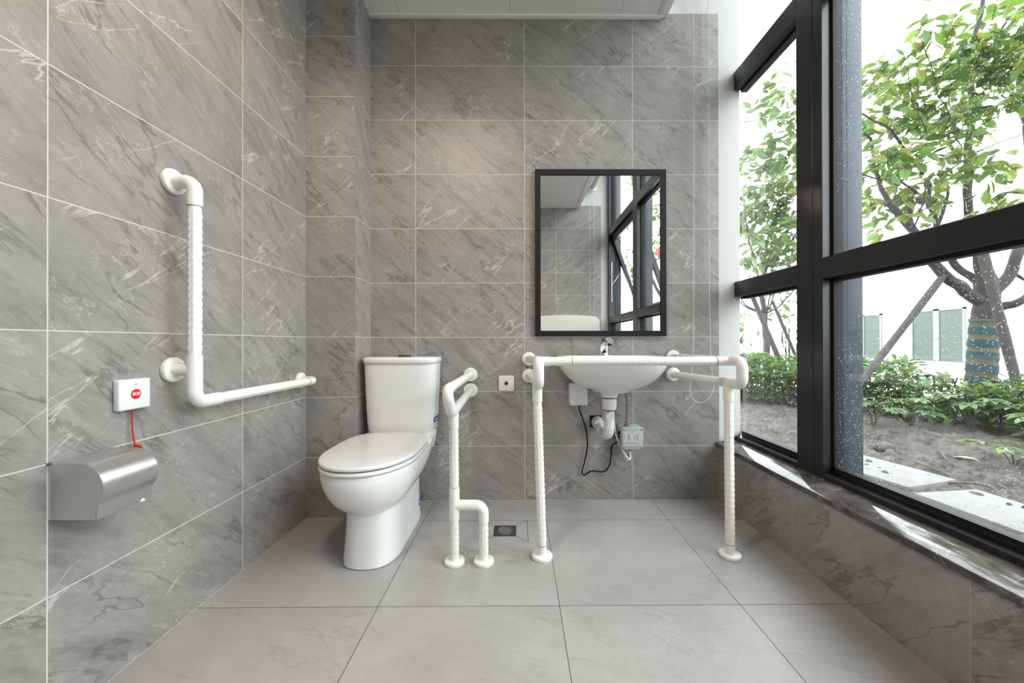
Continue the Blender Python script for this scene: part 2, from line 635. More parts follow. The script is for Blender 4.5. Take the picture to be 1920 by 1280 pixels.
D0, D1, E0, E1 = -0.114, -0.010, 1.698, 1.798      # floor drain
C0, C1, G0, G1 = -0.166, 0.043, 1.652, 1.850       # tile cut round it
for a, b in (((C1, G0), (C1, G1)), ((C0, G0), (C0, G1)), ((D1, E1), (C1, G1)), ((D1, E0), (C1, G0)), ((D0, E1), (C0, G1)), ((D0, E0), (C0, G0))):
    strip(f, a, b)
struct(f.build('floor', [M_floor, M_seam], smooth=False), 'grey stone-look tiled floor with thin dark joints', 'floor')
struct(MB().box((XL - 0.2, YB, -0.1), (1.232, YB + 0.2, H)).build('wall_back', M_back, smooth=False), 'grey marble tiled back wall behind the toilet and washbasin', 'wall')
struct(MB().box((XL - 0.2, YR - 0.2, -0.1), (XL, YB + 0.2, H)).build('wall_left', M_left, smooth=False), 'grey marble tiled wall carrying the L-shaped grab bar', 'wall')
struct(MB().box((XL - 0.2, YR - 0.2, -0.1), (1.27, YR, H)).build('wall_front', M_rear, smooth=False), 'grey tiled wall seen in the mirror', 'wall')
pier = MB().box((XL, 1.8857, 0), (-0.8115, YB + 0.01, 2.665))
pier.mi = [1 if abs(sum(pier.v[i][0] for i in fc) / 4 + 0.8115) < 0.01 else 0 for fc in pier.f]
struct(pier.build('wall_pier', [M_pier, M_pier_side], smooth=False), 'narrow tiled pier boxing in the corner beside the toilet', 'wall')
struct(MB().box((XW, YR, -0.1), (1.275, YB, 0.296)).build('wall_right', M_low, smooth=False), 'low tiled wall under the window', 'wall')
sl = MB().prism([(1.094, 0.296), (1.275, 0.296), (1.275, 0.335), (1.200, 0.334), (1.099, 0.3185), (1.094, 0.3165), (1.0915, 0.312), (1.0915, 0.300)], 1, YR, YB)
struct(sl.build('trim_1', M_sill, None, 30), 'polished dark brown marble window sill', 'sill')
# dropped ceiling of long white panels, slab above
ce = MB()
xs = [XL, -0.641, -0.041, 0.559, 0.765]
for a, b in zip(xs[:-1], xs[1:]):
    ce.box((a + 0.0012, YR, 2.664), (b - 0.0012, YB - 0.028, 2.70), 0.001, 1)
ce.box((XL, YR, 2.672), (0.765, YB, 2.72))
ce = struct(ce.build('ceiling', M_ceil, smooth=False), 'dropped ceiling of white panels', 'ceiling')
tr = MB().box((XL, YB - 0.030, 2.658), (0.80, YB, 2.70), 0.003).box((0.765, YR, 2.660), (0.800, YB, 2.76), 0.003).box((0.800, YR, 2.668), (0.826, YB, 2.76), 0.002)
tr.build('ceiling_trim', M_trimw, ce)
struct(MB().box((XL - 0.2, YR - 0.2, H), (1.30, YB + 0.2, H + 0.2)).build('ceiling_slab', M_plaster, smooth=False), 'white upper slab over the window', 'ceiling')

# ------------------------------------------------------------------ window wall
win = bpy.data.objects.new('window_1', None)
win.location = (1.2, 0.6, 0.316)
COL.objects.link(win)
struct(win, 'tall black-framed window wall looking out on the garden', 'window')
FX0, FX1, GX0, GX1 = 1.200, 1.275, 1.2450, 1.2520
fr = MB()
posts = [(-0.896, -0.836), (0.200, 0.268), (0.270, 0.338), (1.479, 1.5265), (1.529, 1.617)]
for a, b in posts:
    fr.box((FX0, a, 0.334), (FX1, b, H), 0.0015, 1)
bays = [(-0.836, 0.200), (0.338, 1.479), (1.617, 2.085)]
rails = [(1.121, 1.203), (2.268, 2.366), (3.22, H)]
for a, b in bays:
    for z0, z1 in rails:
        fr.box((FX0, a, z0), (FX1, b, z1), 0.0015, 1)
    fr.box((FX0, a, 0.333), (FX1, b, 0.353), 0.0015, 1)
    fr.box((1.2375, a, 0.352), (FX1, b, 0.370), 0.0015, 1)
fr.build('frame', M_frame, win)
gk = MB()
zb = [(0.369, 1.121), (1.203, 2.268), (2.366, 3.22)]
for i, (a, b) in enumerate(bays):
    for j, (z0, z1) in enumerate(zb):
        if i == 0 and j == 1:
            continue
        MB().box((GX0, a, z0), (GX1, b, z1)).build('pane', M_glass, win, smooth=False)
        t = 0.011
        gk.box((1.2365, a, z0), (1.2735, b, z0 + t)).box((1.2365, a, z1 - t), (1.2735, b, z1))
        gk.box((1.2365, a, z0), (1.2735, a + t, z1))
        if i < 2:
            gk.box((1.2365, b - t, z0), (1.2735, b, z1))
gk.build('gasket', M_black, win)
sash = MB()
# open top-hung sash in the bay behind the camera
a, b, z0, z1 = -0.826, 0.190, 1.21, 2.26
rot = Matrix.Translation((1.245, 0, z1)) @ Matrix.Rotation(R(-19), 4, 'Y') @ Matrix.Translation((-1.245, 0, -z1))
s0, s1 = 1.225, 1.270
for lo, hi in (((s0, a, z0), (s1, b, z0 + 0.06)), ((s0, a, z1 - 0.06), (s1, b, z1)), ((s0, a, z0), (s1, a + 0.06, z1)), ((s0, b - 0.06, z0), (s1, b, z1))):
    sash.box(lo, hi, 0.002, 1, mat=rot)
sash = sash.build('open_sash', M_frame, win)
MB().box((1.246, a + 0.055, z0 + 0.055), (1.253, b - 0.055, z1 - 0.055), mat=rot).build('sash_pane', M_glass, sash, smooth=False)
MB().tube([(1.235, a - 0.004, 1.62), (1.345, a - 0.004, 1.78)], 0.006, 8).tube([(1.235, a - 0.004, 1.40), (1.235, a - 0.004, 2.1)], 0.006, 8).build('stay_arm', M_chrome, sash)
for a, b in ((-1.0, -0.836), (0.200, 0.338), (1.479, 1.617)):
    MB().box((1.2755, a, -0.1), (1.362, b, 3.5), 0.003).build('outer_fin', M_fin, win)

# ------------------------------------------------------------------ rails
RG, RE = 0.0172, 0.0200          # grip tube and fitting radii


def flange(o, axis, root, name='wall_flange', r=0.038):
    m = MB().lathe([(r * 0.97, 0.0), (r, 0.003), (r, 0.010), (r * 0.95, 0.0135), (r * 0.62, 0.0165), (r * 0.60, 0.0145), (0.010, 0.0145)], o, axis, 40)
    return m.build(name, M_abs, root)


def joint(o, axis, root, r=RE):
    return MB().lathe([(r * 0.985, -0.0012), (r * 0.985, 0.0012)], o, axis, 32).build('joint_ring', M_joint, root)


def V(*a):
    return Vector(a)


# L-shaped grab bar
gb = thing('grab_bar', 'white ribbed L-shaped grab bar fixed to the left tiled wall', 'grab bar', (XL, 1.155, 0.69))
BX, BY, ZT, ZM, ZB, BE = XL + 0.072, 1.155, 1.362, 0.778, 0.690, 1.828
MB().tube([(BX, BY, 1.288), (BX, BY, 0.832)], RG, grip=True).build('vertical_grip', M_abs, gb)
MB().tube([(BX, BY + 0.095, ZB), (BX, BE - 0.06, ZB)], RG, grip=True).build('horizontal_grip', M_abs, gb)
MB().tube(arc([(XL + 0.012, BY, ZT), (BX, BY, ZT), (BX, BY, 1.288)], 0.034, 10), RE, 28).build('elbow', M_abs, gb)
MB().tube(arc([(BX, BY, 0.772), (BX, BY, ZB), (BX, BY + 0.095, ZB)], 0.036, 10), RE, 28).build('elbow', M_abs, gb)
MB().tube(arc([(BX, BE - 0.06, ZB), (BX, BE, ZB), (XL + 0.012, BE, ZB)], 0.034, 10), RE, 28).build('elbow', M_abs, gb)
MB().tube([(BX, BY, 0.834), (BX, BY, 0.772)], RE, 28).tube([(BX, BY, ZM + 0.012), (XL + 0.012, BY, ZM + 0.012)], RE * 0.9, 28).build('tee_joint', M_abs, gb)
for z in (ZT, ZM + 0.012):
    flange((XL + 0.0006, BY, z), (1, 0, 0), gb)
flange((XL + 0.0006, BE, ZB), (1, 0, 0), gb)
for o, ax in (((BX, BY, 1.288), (0, 0, 1)), ((BX, BY, 0.833), (0, 0, 1)), ((BX, BY, 0.772), (0, 0, 1)), ((BX, BY + 0.095, ZB), (0, 1, 0)), ((BX, BE - 0.06, ZB), (0, 1, 0))):
    joint(o, ax, gb)

# handrail beside the toilet
tr_ = thing('toilet_handrail', 'white ribbed handrail on two legs beside the toilet, fixed to the wall', 'handrail', (-0.253, 1.497, 0))
TX, TW, Z1, Z2, YL = -0.256, -0.262, 0.697, 0.602, 1.497
MB().tube([(TW, YB - 0.012, 0.695), (TW, 1.475, Z1)], RG, grip=True).build('upper_grip', M_abs, tr_)
MB().tube([(TW, YB - 0.012, 0.609), (TX, 1.585, Z2)], RG, grip=True).build('lower_grip', M_abs, tr_)
MB().tube(arc([(TW, 1.480, Z1), (TW, 1.372, Z1), (TX, 1.452, Z2), (TX, 1.59, Z2)], 0.036, 10), 0.0205, 28).build('loop_elbow', M_abs, tr_)
MB().tube([(TX, YL, Z2), (TX + 0.001, YL, 0.535)], RE, 28).build('tee_joint', M_abs, tr_)
MB().tube([(TX + 0.001, YL, 0.536), (-0.253, YL, 0.298)], RG, grip=True).build('leg', M_abs, tr_)
MB().tube([(-0.253, YL, 0.300), (-0.253, YL, 0.172)], RE, 28).tube([(-0.253, YL, 0.228), (-0.205, YL, 0.228)], RE, 28).build('tee_joint', M_abs, tr_)
MB().tube([(-0.253, YL, 0.174), (-0.253, YL, 0.008)], RG, grip=True).build('leg', M_abs, tr_)
MB().tube(arc([(-0.206, YL, 0.228), (-0.138, YL, 0.228), (-0.137, YL, 0.163)], 0.034, 10), RE, 28).build('elbow', M_abs, tr_)
MB().tube([(-0.137, YL, 0.165), (-0.137, YL, 0.008)], RG, grip=True).build('leg', M_abs, tr_)
flange((TW, YB, 0.695), (0, -1, 0), tr_)
flange((TW, YB, 0.609), (0, -1, 0), tr_)
flange((-0.253, YL, 0), (0, 0, 1), tr_, 'floor_flange', 0.040)
flange((-0.137, YL, 0), (0, 0, 1), tr_, 'floor_flange', 0.040)
for o, ax in (((TX, YL, 0.536), (0, 0, 1)), ((-0.253, YL, 0.300), (0, 0, 1)), ((-0.253, YL, 0.173), (0, 0, 1)), ((-0.206, YL, 0.228), (1, 0, 0)), ((-0.137, YL, 0.164), (0, 0, 1))):
    joint(o, ax, tr_)

# handrail round the washbasin
sr = thing('washbasin_handrail', 'white ribbed frame handrail on two floor legs around the washbasin', 'handrail', (0.47, 1.53, 0))
YF, YC = 1.452, 1.531
for s, (xw, xl, xt, xf) in enumerate(((0.059, 0.079, 0.078, 0.096), (0.856, 0.866, 0.857, 0.861))):
    za, zc = 0.797, 0.706
    zw1, zw2 = (0.781, 0.688) if s == 0 else (0.790, 0.694)
    MB().tube([(xw, YB - 0.012, zw1), (xl, 1.60, 0.794)], RG, grip=True).build('upper_grip', M_abs, sr)
    MB().tube([(xw, YB - 0.012, zw2), (xl, 1.60, 0.704)], RG, grip=True).build('lower_grip', M_abs, sr)
    MB().tube(arc([(xl, 1.602, 0.794), (xl, YF, za), (xl, YF, zc), (xl, 1.602, 0.704)], 0.030, 10), 0.0208, 28).build('loop_elbow', M_abs, sr)
    MB().tube([(xt, YC, 0.704), (xt, YC, 0.632)], RE, 28).build('tee_joint', M_abs, sr)
    MB().tube([(xt, YC, 0.634), (xf, YC, 0.05)], RG, grip=True).build('leg', M_abs, sr)
    MB().tube([(xf, YC, 0.052), (xf, YC, 0.006)], RG * 1.06, 28).build('leg_socket', M_abs, sr)
    joint((xt, YC, 0.633), (0, 0, 1), sr)
    joint((xf, YC, 0.051), (0, 0, 1), sr, 0.0188)
    flange((xw, YB, zw1), (0, -1, 0), sr)
    flange((xw, YB, zw2), (0, -1, 0), sr)
    flange((xf, YC, 0), (0, 0, 1), sr, 'floor_flange', 0.042)
MB().tube([(0.219, YC, 0.7945), (0.806, YC, 0.7945)], RG, grip=True).build('front_grip', M_abs, sr)
MB().tube([(0.131, YC, 0.7945), (0.219, YC, 0.7945)], RG, grip=True).build('front_grip', M_abs, sr)
MB().tube([(0.079, YC, 0.7945), (0.131, YC, 0.7945)], RE * 0.96, 28).build('tee_joint', M_abs, sr)
MB().tube([(0.806, YC, 0.7945), (0.866, YC, 0.7945)], RE * 0.96, 28).build('tee_joint', M_abs, sr)
joint((0.219, YC, 0.7945), (1, 0, 0), sr, 0.0188)
joint((0.806, YC, 0.7945), (1, 0, 0), sr, 0.0196)

# ------------------------------------------------------------------ toilet
TXC = -0.605


def dring(z, yf, yb, w, yc=None, pf=2.1, pb=5.0, n=64, xc=TXC):
    if yc is None:
        yc = yb - w * 1.1
    out = []
    for k in range(n):
        t = 2 * PI * k / n
        cx_, sy = math.cos(t), math.sin(t)
        p = pb if sy > 0 else pf
        x = math.copysign(abs(cx_) ** (2 / p), cx_) * w
        y = math.copysign(abs(sy) ** (2 / p), sy) * ((yb - yc) if sy > 0 else (yc - yf))
        out.append((xc + x, yc + y, z))
    return out


wc = thing('toilet', 'white ceramic close-coupled toilet with closed lid beside the pier', 'toilet', (TXC, 1.7, 0))
MB().rings([dring(z, a, 1.945, w + 0.005, 1.62, 2.6, 7, xc=TXC + 0.006) for z, a, w in ((0, 1.452, 0.108), (0.004, 1.448, 0.1115), (0.02, 1.45, 0.1105), (0.08, 1.459, 0.106), (0.14, 1.467, 0.1035), (0.20, 1.472, 0.1025), (0.26, 1.474, 0.1035), (0.31, 1.474, 0.105))]).build('pedestal', M_ceramic, wc, 50)
bw = [(0.190, 1.500, 0.085, 1.93), (0.205, 1.462, 0.110, 1.95), (0.225, 1.428, 0.130, 1.97), (0.255, 1.392, 0.150, 1.99), (0.29, 1.364, 0.168, 2.02), (0.325, 1.347, 0.180, 2.05), (0.355, 1.341, 0.186, 2.065), (0.378, 1.340, 0.188, 2.07), (0.388, 1.344, 0.186, 2.07)]
MB().rings([dring(z, a, b, w, 1.60, 2.1, 3.4) for z, a, w, b in bw]).build('bowl', M_ceramic, wc, 60)
# deck under the cistern
MB().rings([dring(z, 1.80, 2.078, w, 1.95, 4, 5) for z, w in ((0.33, 0.160), (0.388, 0.170), (0.408, 0.169), (0.413, 0.163))]).build('cistern_deck', M_ceramic, wc, 60)


def slabring(z0, z1, yf, yb, w, r, pf=2.15, pb=4.2, yc=1.60, crown=0.0):
    rs = [dring(z0, yf + r, yb - r, w - r, yc, pf, pb)]
    for k in range(5):
        t = PI / 2 * k / 4
        rs.append(dring(z0 + r - r * math.cos(t), yf + r - r * math.sin(t), yb - r + r * math.sin(t), w - r + r * math.sin(t), yc, pf, pb))
    for k in range(5):
        t = PI / 2 * k / 4
        rs.append(dring(z1 - r + r * math.sin(t), yf + r - r * math.cos(t), yb - r + r * math.cos(t), w - r + r * math.cos(t), yc, pf, pb))
    if crown:
        for q in (0.8, 0.55, 0.25):
            rs.append(dring(z1 + crown * (1 - q * q), yc - (yc - yf - r) * q, yc + (yb - r - yc) * q, (w - r) * q, yc, pf, pb))
    return rs


MB().rings(slabring(0.3915, 0.407, 1.334, 1.86, 0.190, 0.0065)).build('seat', M_seat, wc, 60)
MB().rings(slabring(0.4115, 0.428, 1.334, 1.875, 0.190, 0.0075, crown=0.004)).build('lid', M_seat, wc, 60)
MB().rings([dring(0.409, 1.345, 1.85, 0.178, 1.60, 2.1, 4)] + [dring(0.4125, 1.345, 1.85, 0.178, 1.60, 2.1, 4)]).build('seat_gap_shade', M_black, wc)  # solid black filler, paints the shade in the gap between seat and lid
for sx in (-0.08, 0.08):
    MB().tube([(TXC + sx - 0.02, 1.877, 0.412), (TXC + sx + 0.02, 1.877, 0.412)], 0.011, 16).build('hinge', M_seat, wc)
MB().rings([dring(z, a, 2.078, w, 1.975, 3.6, 9) for z, a, w in ((0.411, 1.915, 0.164), (0.42, 1.905, 0.169), (0.47, 1.900, 0.1725), (0.60, 1.893, 0.179), (0.764, 1.888, 0.185))]).build('cistern', M_ceramic, wc, 60)
MB().rings([dring(z, a, 2.080, w, 1.975, 3.6, 9) for z, a, w in ((0.7655, 1.884, 0.186), (0.768, 1.880, 0.1895), (0.786, 1.878, 0.1905), (0.794, 1.882, 0.187), (0.7975, 1.892, 0.179))]).build('cistern_lid', M_ceramic, wc, 60)
MB().lathe([(0.033, 0), (0.033, 0.004), (0.030, 0.008), (0.018, 0.0105), (0.001, 0.011)], (TXC + 0.02, 1.95, 0.7972), (0, 0, 1), 32).build('flush_button', M_drain, wc)
st_ = MB().box((TXC + 0.1705, 1.945, 0.460), (TXC + 0.1750, 2.025, 0.486)).build('blue_sticker', M_blue, wc)
MB().box((TXC + 0.1748, 1.955, 0.469), (TXC + 0.1755, 1.975, 0.479)).box((TXC + 0.1748, 1.985, 0.469), (TXC + 0.1755, 2.015, 0.473)).build('sticker_print', M_white, st_)
st_ = MB().box((TXC + 0.110, 1.862, 0.068), (TXC + 0.1165, 1.922, 0.092)).build('blue_sticker', M_blue, wc)
MB().box((TXC + 0.1163, 1.872, 0.076), (TXC + 0.1170, 1.888, 0.086)).build('sticker_print', M_white, st_)

# ------------------------------------------------------------------ washbasin, tap
SX = 0.4615
wb = thing('washbasin', 'white ceramic wall-hung washbasin under the black-framed mirror', 'washbasin', (SX, YB, 0.80))


def sring(z, yf, yb, w, yc=1.88, pf=2.2, pb=6):
    return dring(z, yf, yb, w, yc, pf, pb, 72, SX)


outer = [(0.630, 1.80, 1.93, 0.040), (0.6295, 1.775, 1.955, 0.075), (0.633, 1.755, 1.97, 0.094), (0.640, 1.748, 1.98, 0.100), (0.644, 1.742, 1.99, 0.118), (0.658, 1.712, 2.02, 0.155), (0.672, 1.690, 2.05, 0.184), (0.695, 1.662, 2.075, 0.212), (0.720, 1.640, 2.083, 0.233), (0.745, 1.622, 2.084, 0.250), (0.768, 1.612, 2.084, 0.2595), (0.790, 1.607, 2.084, 0.2635), (0.798, 1.609, 2.084, 0.2615), (0.802, 1.615, 2.080, 0.256)]
inner = [(0.802, 1.632, 1.945, 0.238), (0.795, 1.640, 1.938, 0.230), (0.74, 1.672, 1.925, 0.195), (0.69, 1.72, 1.91, 0.13), (0.675, 1.80, 1.87, 0.03)]
MB().rings([sring(z, a, b, w) for z, a, b, w in outer] + [sring(z, a, b, w, 1.82, 2.3, 2.6) for z, a, b, w in inner]).build('bowl', M_ceramic, wb, 50)
MB().lathe([(0.022, 0), (0.022, 0.003), (0.012, 0.004)], (SX, 1.83, 0.675), (0, 0, 1), 24).build('drain_ring', M_chrome, wb)

fa = thing('faucet', 'small chrome sensor tap standing on the washbasin rim', 'tap', (0.452, 1.99, 0.802))
MB().lathe([(0.027, 0), (0.027, 0.004), (0.0245, 0.007)], (0.452, 1.99, 0.801), (0, 0, 1), 32).build('base_ring', M_chrome, fa)
pth = smooth_path([(0.449, 1.994, 0.803), (0.450, 1.992, 0.830), (0.453, 1.982, 0.856), (0.459, 1.962, 0.873), (0.465, 1.938, 0.878), (0.469, 1.918, 0.874)], 6)
MB().tube(pth, 0.02, 28, rad=[0.0285 - 0.0105 * (i / (len(pth) - 1)) for i in range(len(pth))]).build('body', M_chrome, fa, 60)
MB().lathe([(0.0115, 0), (0.0115, 0.004)], (0.4675, 1.921, 0.859), (0.05, -0.35, -1), 20).build('aerator', M_black, fa)
MB().lathe([(0.0085, 0), (0.0085, 0.003), (0.005, 0.004)], (0.4505, 1.9645, 0.822), (0, -1, 0.1), 20).build('sensor_eye', M_black, fa)
MB().lathe([(0.009, 0), (0.007, 0.003)], (0.4555, 1.956, 0.8915), (0, -0.35, 1), 16).build('top_window', M_black, fa)

# drain pipe and trap
tp = thing('drain_trap', 'white plastic drain trap under the washbasin running into the wall', 'drain pipe', (0.452, 1.87, 0.63))
PX, PY = 0.452, 1.87
MB().lathe([(0.043, 0.624), (0.042, 0.612), (0.038, 0.600), (0.036, 0.599)], (PX, PY, 0), (0, 0, 1), 32).build('upper_collar', M_pvc, tp)
MB().lathe([(0.0335, 0.594), (0.0335, 0.600)], (PX, PY, 0), (0, 0, 1), 32).build('rubber_gasket', M_black, tp)
nut = [[(PX + math.cos(2 * PI * k / 48) * r * (1.0 if k % 6 else 0.955), PY + math.sin(2 * PI * k / 48) * r * (1.0 if k % 6 else 0.955), z) for k in range(48)] for r, z in ((0.030, 0.538), (0.034, 0.545), (0.0355, 0.585), (0.0345, 0.594))]
MB().rings(nut).build('ribbed_nut', M_pvc, tp)
MB().lathe([(0.0295, 0.533), (0.0305, 0.535), (0.0305, 0.538), (0.0295, 0.539)], (PX, PY, 0), (0, 0, 1), 32).build('blue_gasket', M_bluering, tp)
MB().lathe([(0.0285, 0.536), (0.0255, 0.53), (0.024, 0.49)], (PX, PY, 0), (0, 0, 1), 32).build('tailpiece', M_pvc, tp)
MB().tube([(0.4475, PY, 0.5115), (0.4475, 1.828, 0.5115)], 0.0205, 28).build('cleaning_plug', M_pvc, tp)
pth = arc([(0.450, PY, 0.50), (0.449, PY - 0.005, 0.412), (0.440, 1.965, 0.404), (0.437, 2.075, 0.430)], 0.040, 12)
pth = [pth[0].lerp(pth[1], k / 6) for k in range(6)] + pth[1:]
MB().tube(pth, 0.022, 24, rad=[0.0235 + (0.0025 if i % 2 else 0) for i in range(len(pth))]).build('corrugated_bend', M_pvc, tp, 50)
MB().lathe([(0.032, 0), (0.034, 0.01), (0.030, 0.03), (0.024, 0.06)], (0.436, YB - 0.0005, 0.431), (0, -1, 0), 28).build('wall_cuff', M_pvc, tp)
MB().box((0.396, YB - 0.003, 0.402), (0.462, YB - 0.0003, 0.468)).build('pipe_hole_shade', M_black, tp)  # flat black plate, paints the darkness inside the hole round the pipe

# sensor control box with its plug and pipes
cb = thing('control_box', 'grey-green valve box with a printed label, fixed on the wall under the basin', 'box', (0.60, YB, 0.306))
X0, X1, Z0, Z1_ = 0.545, 0.657, 0.306, 0.421
MB().box((X0, 2.000, Z0), (X1, YB, Z1_), 0.006, 3).build('body', M_boxgrey, cb)
MB().box((X0 - 0.002, 1.981, Z0 - 0.002), (X1 + 0.002, 1.999, Z1_ + 0.002), 0.006, 3).build('lid', M_boxgrey, cb)
for x in (X0 + 0.009, X1 - 0.009):
    for z in (Z0 + 0.009, Z1_ - 0.009):
        MB().lathe([(0.0042, 0), (0.0042, 0.0015), (0.002, 0.0022)], (x, 1.9812, z), (0, -1, 0), 16).build('screw', M_darkchrome, cb)
lb = MB().box((X0 + 0.008, 1.9795, Z0 + 0.021), (X1 - 0.009, 1.9812, Z1_ - 0.018)).build('label', M_label, cb)
ink = MB()
for c0, c1 in ((0.556, 0.566), (0.574, 0.594), (0.606, 0.616), (0.620, 0.637)):
    z = 0.392
    while z > 0.352:
        if random.random() < 0.8:
            ink.box((c0, 1.9790, z), (c0 + (c1 - c0) * random.uniform(0.5, 1), 1.9797, z + 0.0018))
        z -= 0.0042
for z in (0.345, 0.340, 0.335):
    ink.box((0.556, 1.9790, z), (0.635, 1.9797, z + 0.0014))
ink.box((0.588, 1.9790, 0.397), (0.607, 1.9797, 0.3995))
ink.build('printed_lines', M_ink, lb)
MB().lathe([(0.013, 0), (0.013, 0.008), (0.010, 0.008), (0.010, 0.013), (0.012, 0.013), (0.012, 0.022), (0.008, 0.026)], (0.583, 2.025, Z1_), (0, 0, 1), 6).build('brass_inlet', M_brass, cb)
MB().lathe([(0.007, 0), (0.010, 0.004), (0.010, 0.02)], (0.600, 2.030, Z0 - 0.018), (0, 0, 1), 20).build('outlet', M_darkchrome, cb)
MB().tube([(X0 + 0.001, 2.02, 0.385), (X0 - 0.011, 2.02, 0.387)], 0.009, 14).tube([(X0 + 0.001, 2.03, 0.362), (X0 - 0.011, 2.03, 0.364)], 0.008, 14).build('cable_gland', M_black, cb)

tag(MB().tube(smooth_path([(0.555, 1.99, 0.66), (0.567, 2.0, 0.62), (0.580, 2.015, 0.575), (0.586, 2.025, 0.52), (0.583, 2.025, 0.447)], 8), 0.0062, 14).build('braided_hose', M_braid), 'grey braided hose running down from the basin to the top of the valve box', 'hose')
tag(MB().tube(smooth_path([(0.500, 2.04, 0.56), (0.512, 2.04, 0.48), (0.520, 2.035, 0.41), (0.535, 2.02, 0.345), (0.560, 2.01, 0.288), (0.585, 2.01, 0.250), (0.600, 2.02, 0.252), (0.601, 2.03, 0.292)], 8), 0.0055, 14).build('outlet_hose', M_pvc), 'thin pale hose looping under the valve box', 'hose')
tag(MB().tube(smooth_path([(0.429, 1.90, 0.565), (0.418, 1.905, 0.553), (0.420, 1.90, 0.50), (0.436, 1.86, 0.475), (0.470, 1.90, 0.440), (0.505, 1.98, 0.400), (0.536, 2.02, 0.386)], 8), 0.0015, 8).build('signal_wire', M_cord), 'thin dark red wire looped past the drain trap to the valve box', 'wire')

pa = thing('power_adapter', 'white plastic plug-in adapter on the wall below the basin, left of the trap', 'adapter', (0.32, YB, 0.533))
MB().box((0.276, 2.005, 0.533), (0.372, YB, 0.652), 0.012, 4).build('body', M_whitepl, pa)
MB().lathe([(0.007, 0), (0.007, 0.008), (0.005, 0.012)], (0.331, 2.045, 0.535), (0, 0, -1), 16).build('cable_sleeve', M_black, pa)
tag(MB().tube(smooth_path([(0.331, 2.045, 0.533), (0.336, 2.055, 0.50), (0.352, 2.06, 0.456), (0.371, 2.062, 0.39), (0.378, 2.062, 0.307), (0.363, 2.062, 0.22), (0.348, 2.062, 0.165), (0.359, 2.062, 0.146), (0.380, 2.062, 0.158), (0.405, 2.062, 0.168), (0.467, 2.062, 0.165), (0.498, 2.062, 0.198), (0.508, 2.062, 0.263), (0.512, 2.062, 0.303), (0.532, 2.05, 0.326), (0.546, 2.045, 0.330)], 8), 0.0040, 12).build('power_cable', M_black), 'black cable hanging in a loop between the adapter and the valve box', 'cable')

# ------------------------------------------------------------------ mirror
mi = thing('wall_mirror', 'tall rectangular mirror in a black frame on the back wall', 'mirror', (0.452, YB, 0.905))
x0, x1, z0, z1, w = 0.094, 0.813, 0.905, 1.819, 0.030
fm = MB()
fm.prism([(x0, z0), (x1, z0), (x1 - w, z0 + w), (x0 + w, z0 + w)], 1, 2.060, YB - 0.0005)
fm.prism([(x0, z1), (x0 + w, z1 - w), (x1 - w, z1 - w), (x1, z1)], 1, 2.060, YB - 0.0005)
fm.prism([(x0, z0), (x0 + w, z0 + w), (x0 + w, z1 - w), (x0, z1)], 1, 2.060, YB - 0.0005)
fm.prism([(x1, z0), (x1, z1), (x1 - w, z1 - w), (x1 - w, z0 + w)], 1, 2.060, YB - 0.0005)
fm.build('frame', M_mframe, mi, smooth=False)
MB().box((x0 + w - 0.002, 2.068, z0 + w - 0.002), (x1 - w + 0.002, 2.074, z1 - w + 0.002)).build('mirror_glass', M_mirror, mi, smooth=False)

# ------------------------------------------------------------------ call devices
cp = thing('call_button', 'square white call plate with a small dark red button on the back wall', 'call button', (-0.0645, YB, 0.604))
MB().box((-0.107, 2.074, 0.604), (-0.022, YB, 0.689), 0.006, 4).build('plate', M_whitepl, cp)
MB().lathe([(0.0108, 0), (0.0108, 0.002), (0.008, 0.004)], (-0.065, 2.0745, 0.6465), (0, -1, 0), 28).build('button', M_darkred, cp)
MB().prism([(-0.0668, 0.629), (-0.0632, 0.629), (-0.0645, 0.622), (-0.0655, 0.622)], 1, 2.0734, 2.0745).build('printed_mark', M_darkred, cp)

so = thing('emergency_call_box', 'white emergency call box with a round red SOS button and a red pull cord', 'call box', (XL, 1.03, 0.692))
MB().box((XL, 0.9885, 0.692), (-1.038, 1.073, 0.774), 0.0045, 3).build('body', M_whitepl, so)
btn = MB().lathe([(0.0138, -0.002), (0.0138, 0.0006), (0.013, 0.001)], (-1.038, 1.0316, 0.7334), (1, 0, 0), 40).build('button', M_red, so)
MB().box((-1.0385, 1.0275, 0.7595), (-1.0374, 1.0345, 0.7612)).build('indicator_light', M_darkred, so)
cu = bpy.data.curves.new('lettering', 'FONT')
cu.body = 'SOS'
cu.align_x, cu.align_y = 'CENTER', 'CENTER'
cu.size = 0.0118
cu.offset = 0.00022
cu.extrude = 0.0003
tmp = bpy.data.objects.new('lettering_source', cu)
COL.objects.link(tmp)
bpy.context.view_layer.update()
tme = bpy.data.meshes.new_from_object(tmp.evaluated_get(bpy.context.evaluated_depsgraph_get()))
bpy.data.objects.remove(tmp)
tme.materials.clear()
tme.materials.append(M_white)
tme.transform(Matrix(((0, 0, 1, -1.0368), (1, 0, 0, 1.0316), (0, 1, 0, 0.7334), (0, 0, 0, 1))))
lt = bpy.data.objects.new('lettering', tme)
COL.objects.link(lt)
lt.parent = btn
pc = MB().tube(smooth_path([(-1.046, 1.0285, 0.694), (-1.0455, 1.0285, 0.66), (-1.044, 1.0305, 0.62), (-1.043, 1.0345, 0.592)], 8), 0.0019, 10).build('pull_cord', M_cord, so)
kn = MB()
for k in range(3):
    kn.tube([Vector((-1.043 + 0.004 * math.cos(t), 1.037 + k * 0.0045, 0.590 - k * 0.0015 + 0.004 * math.sin(t))) for t in [2 * PI * q / 14 for q in range(15)]], 0.0022, 8)
kn.tube([(-1.043, 1.034, 0.59), (-1.043, 1.052, 0.583), (-1.045, 1.056, 0.57)], 0.002, 8)
kn.build('knot', M_cord, pc)

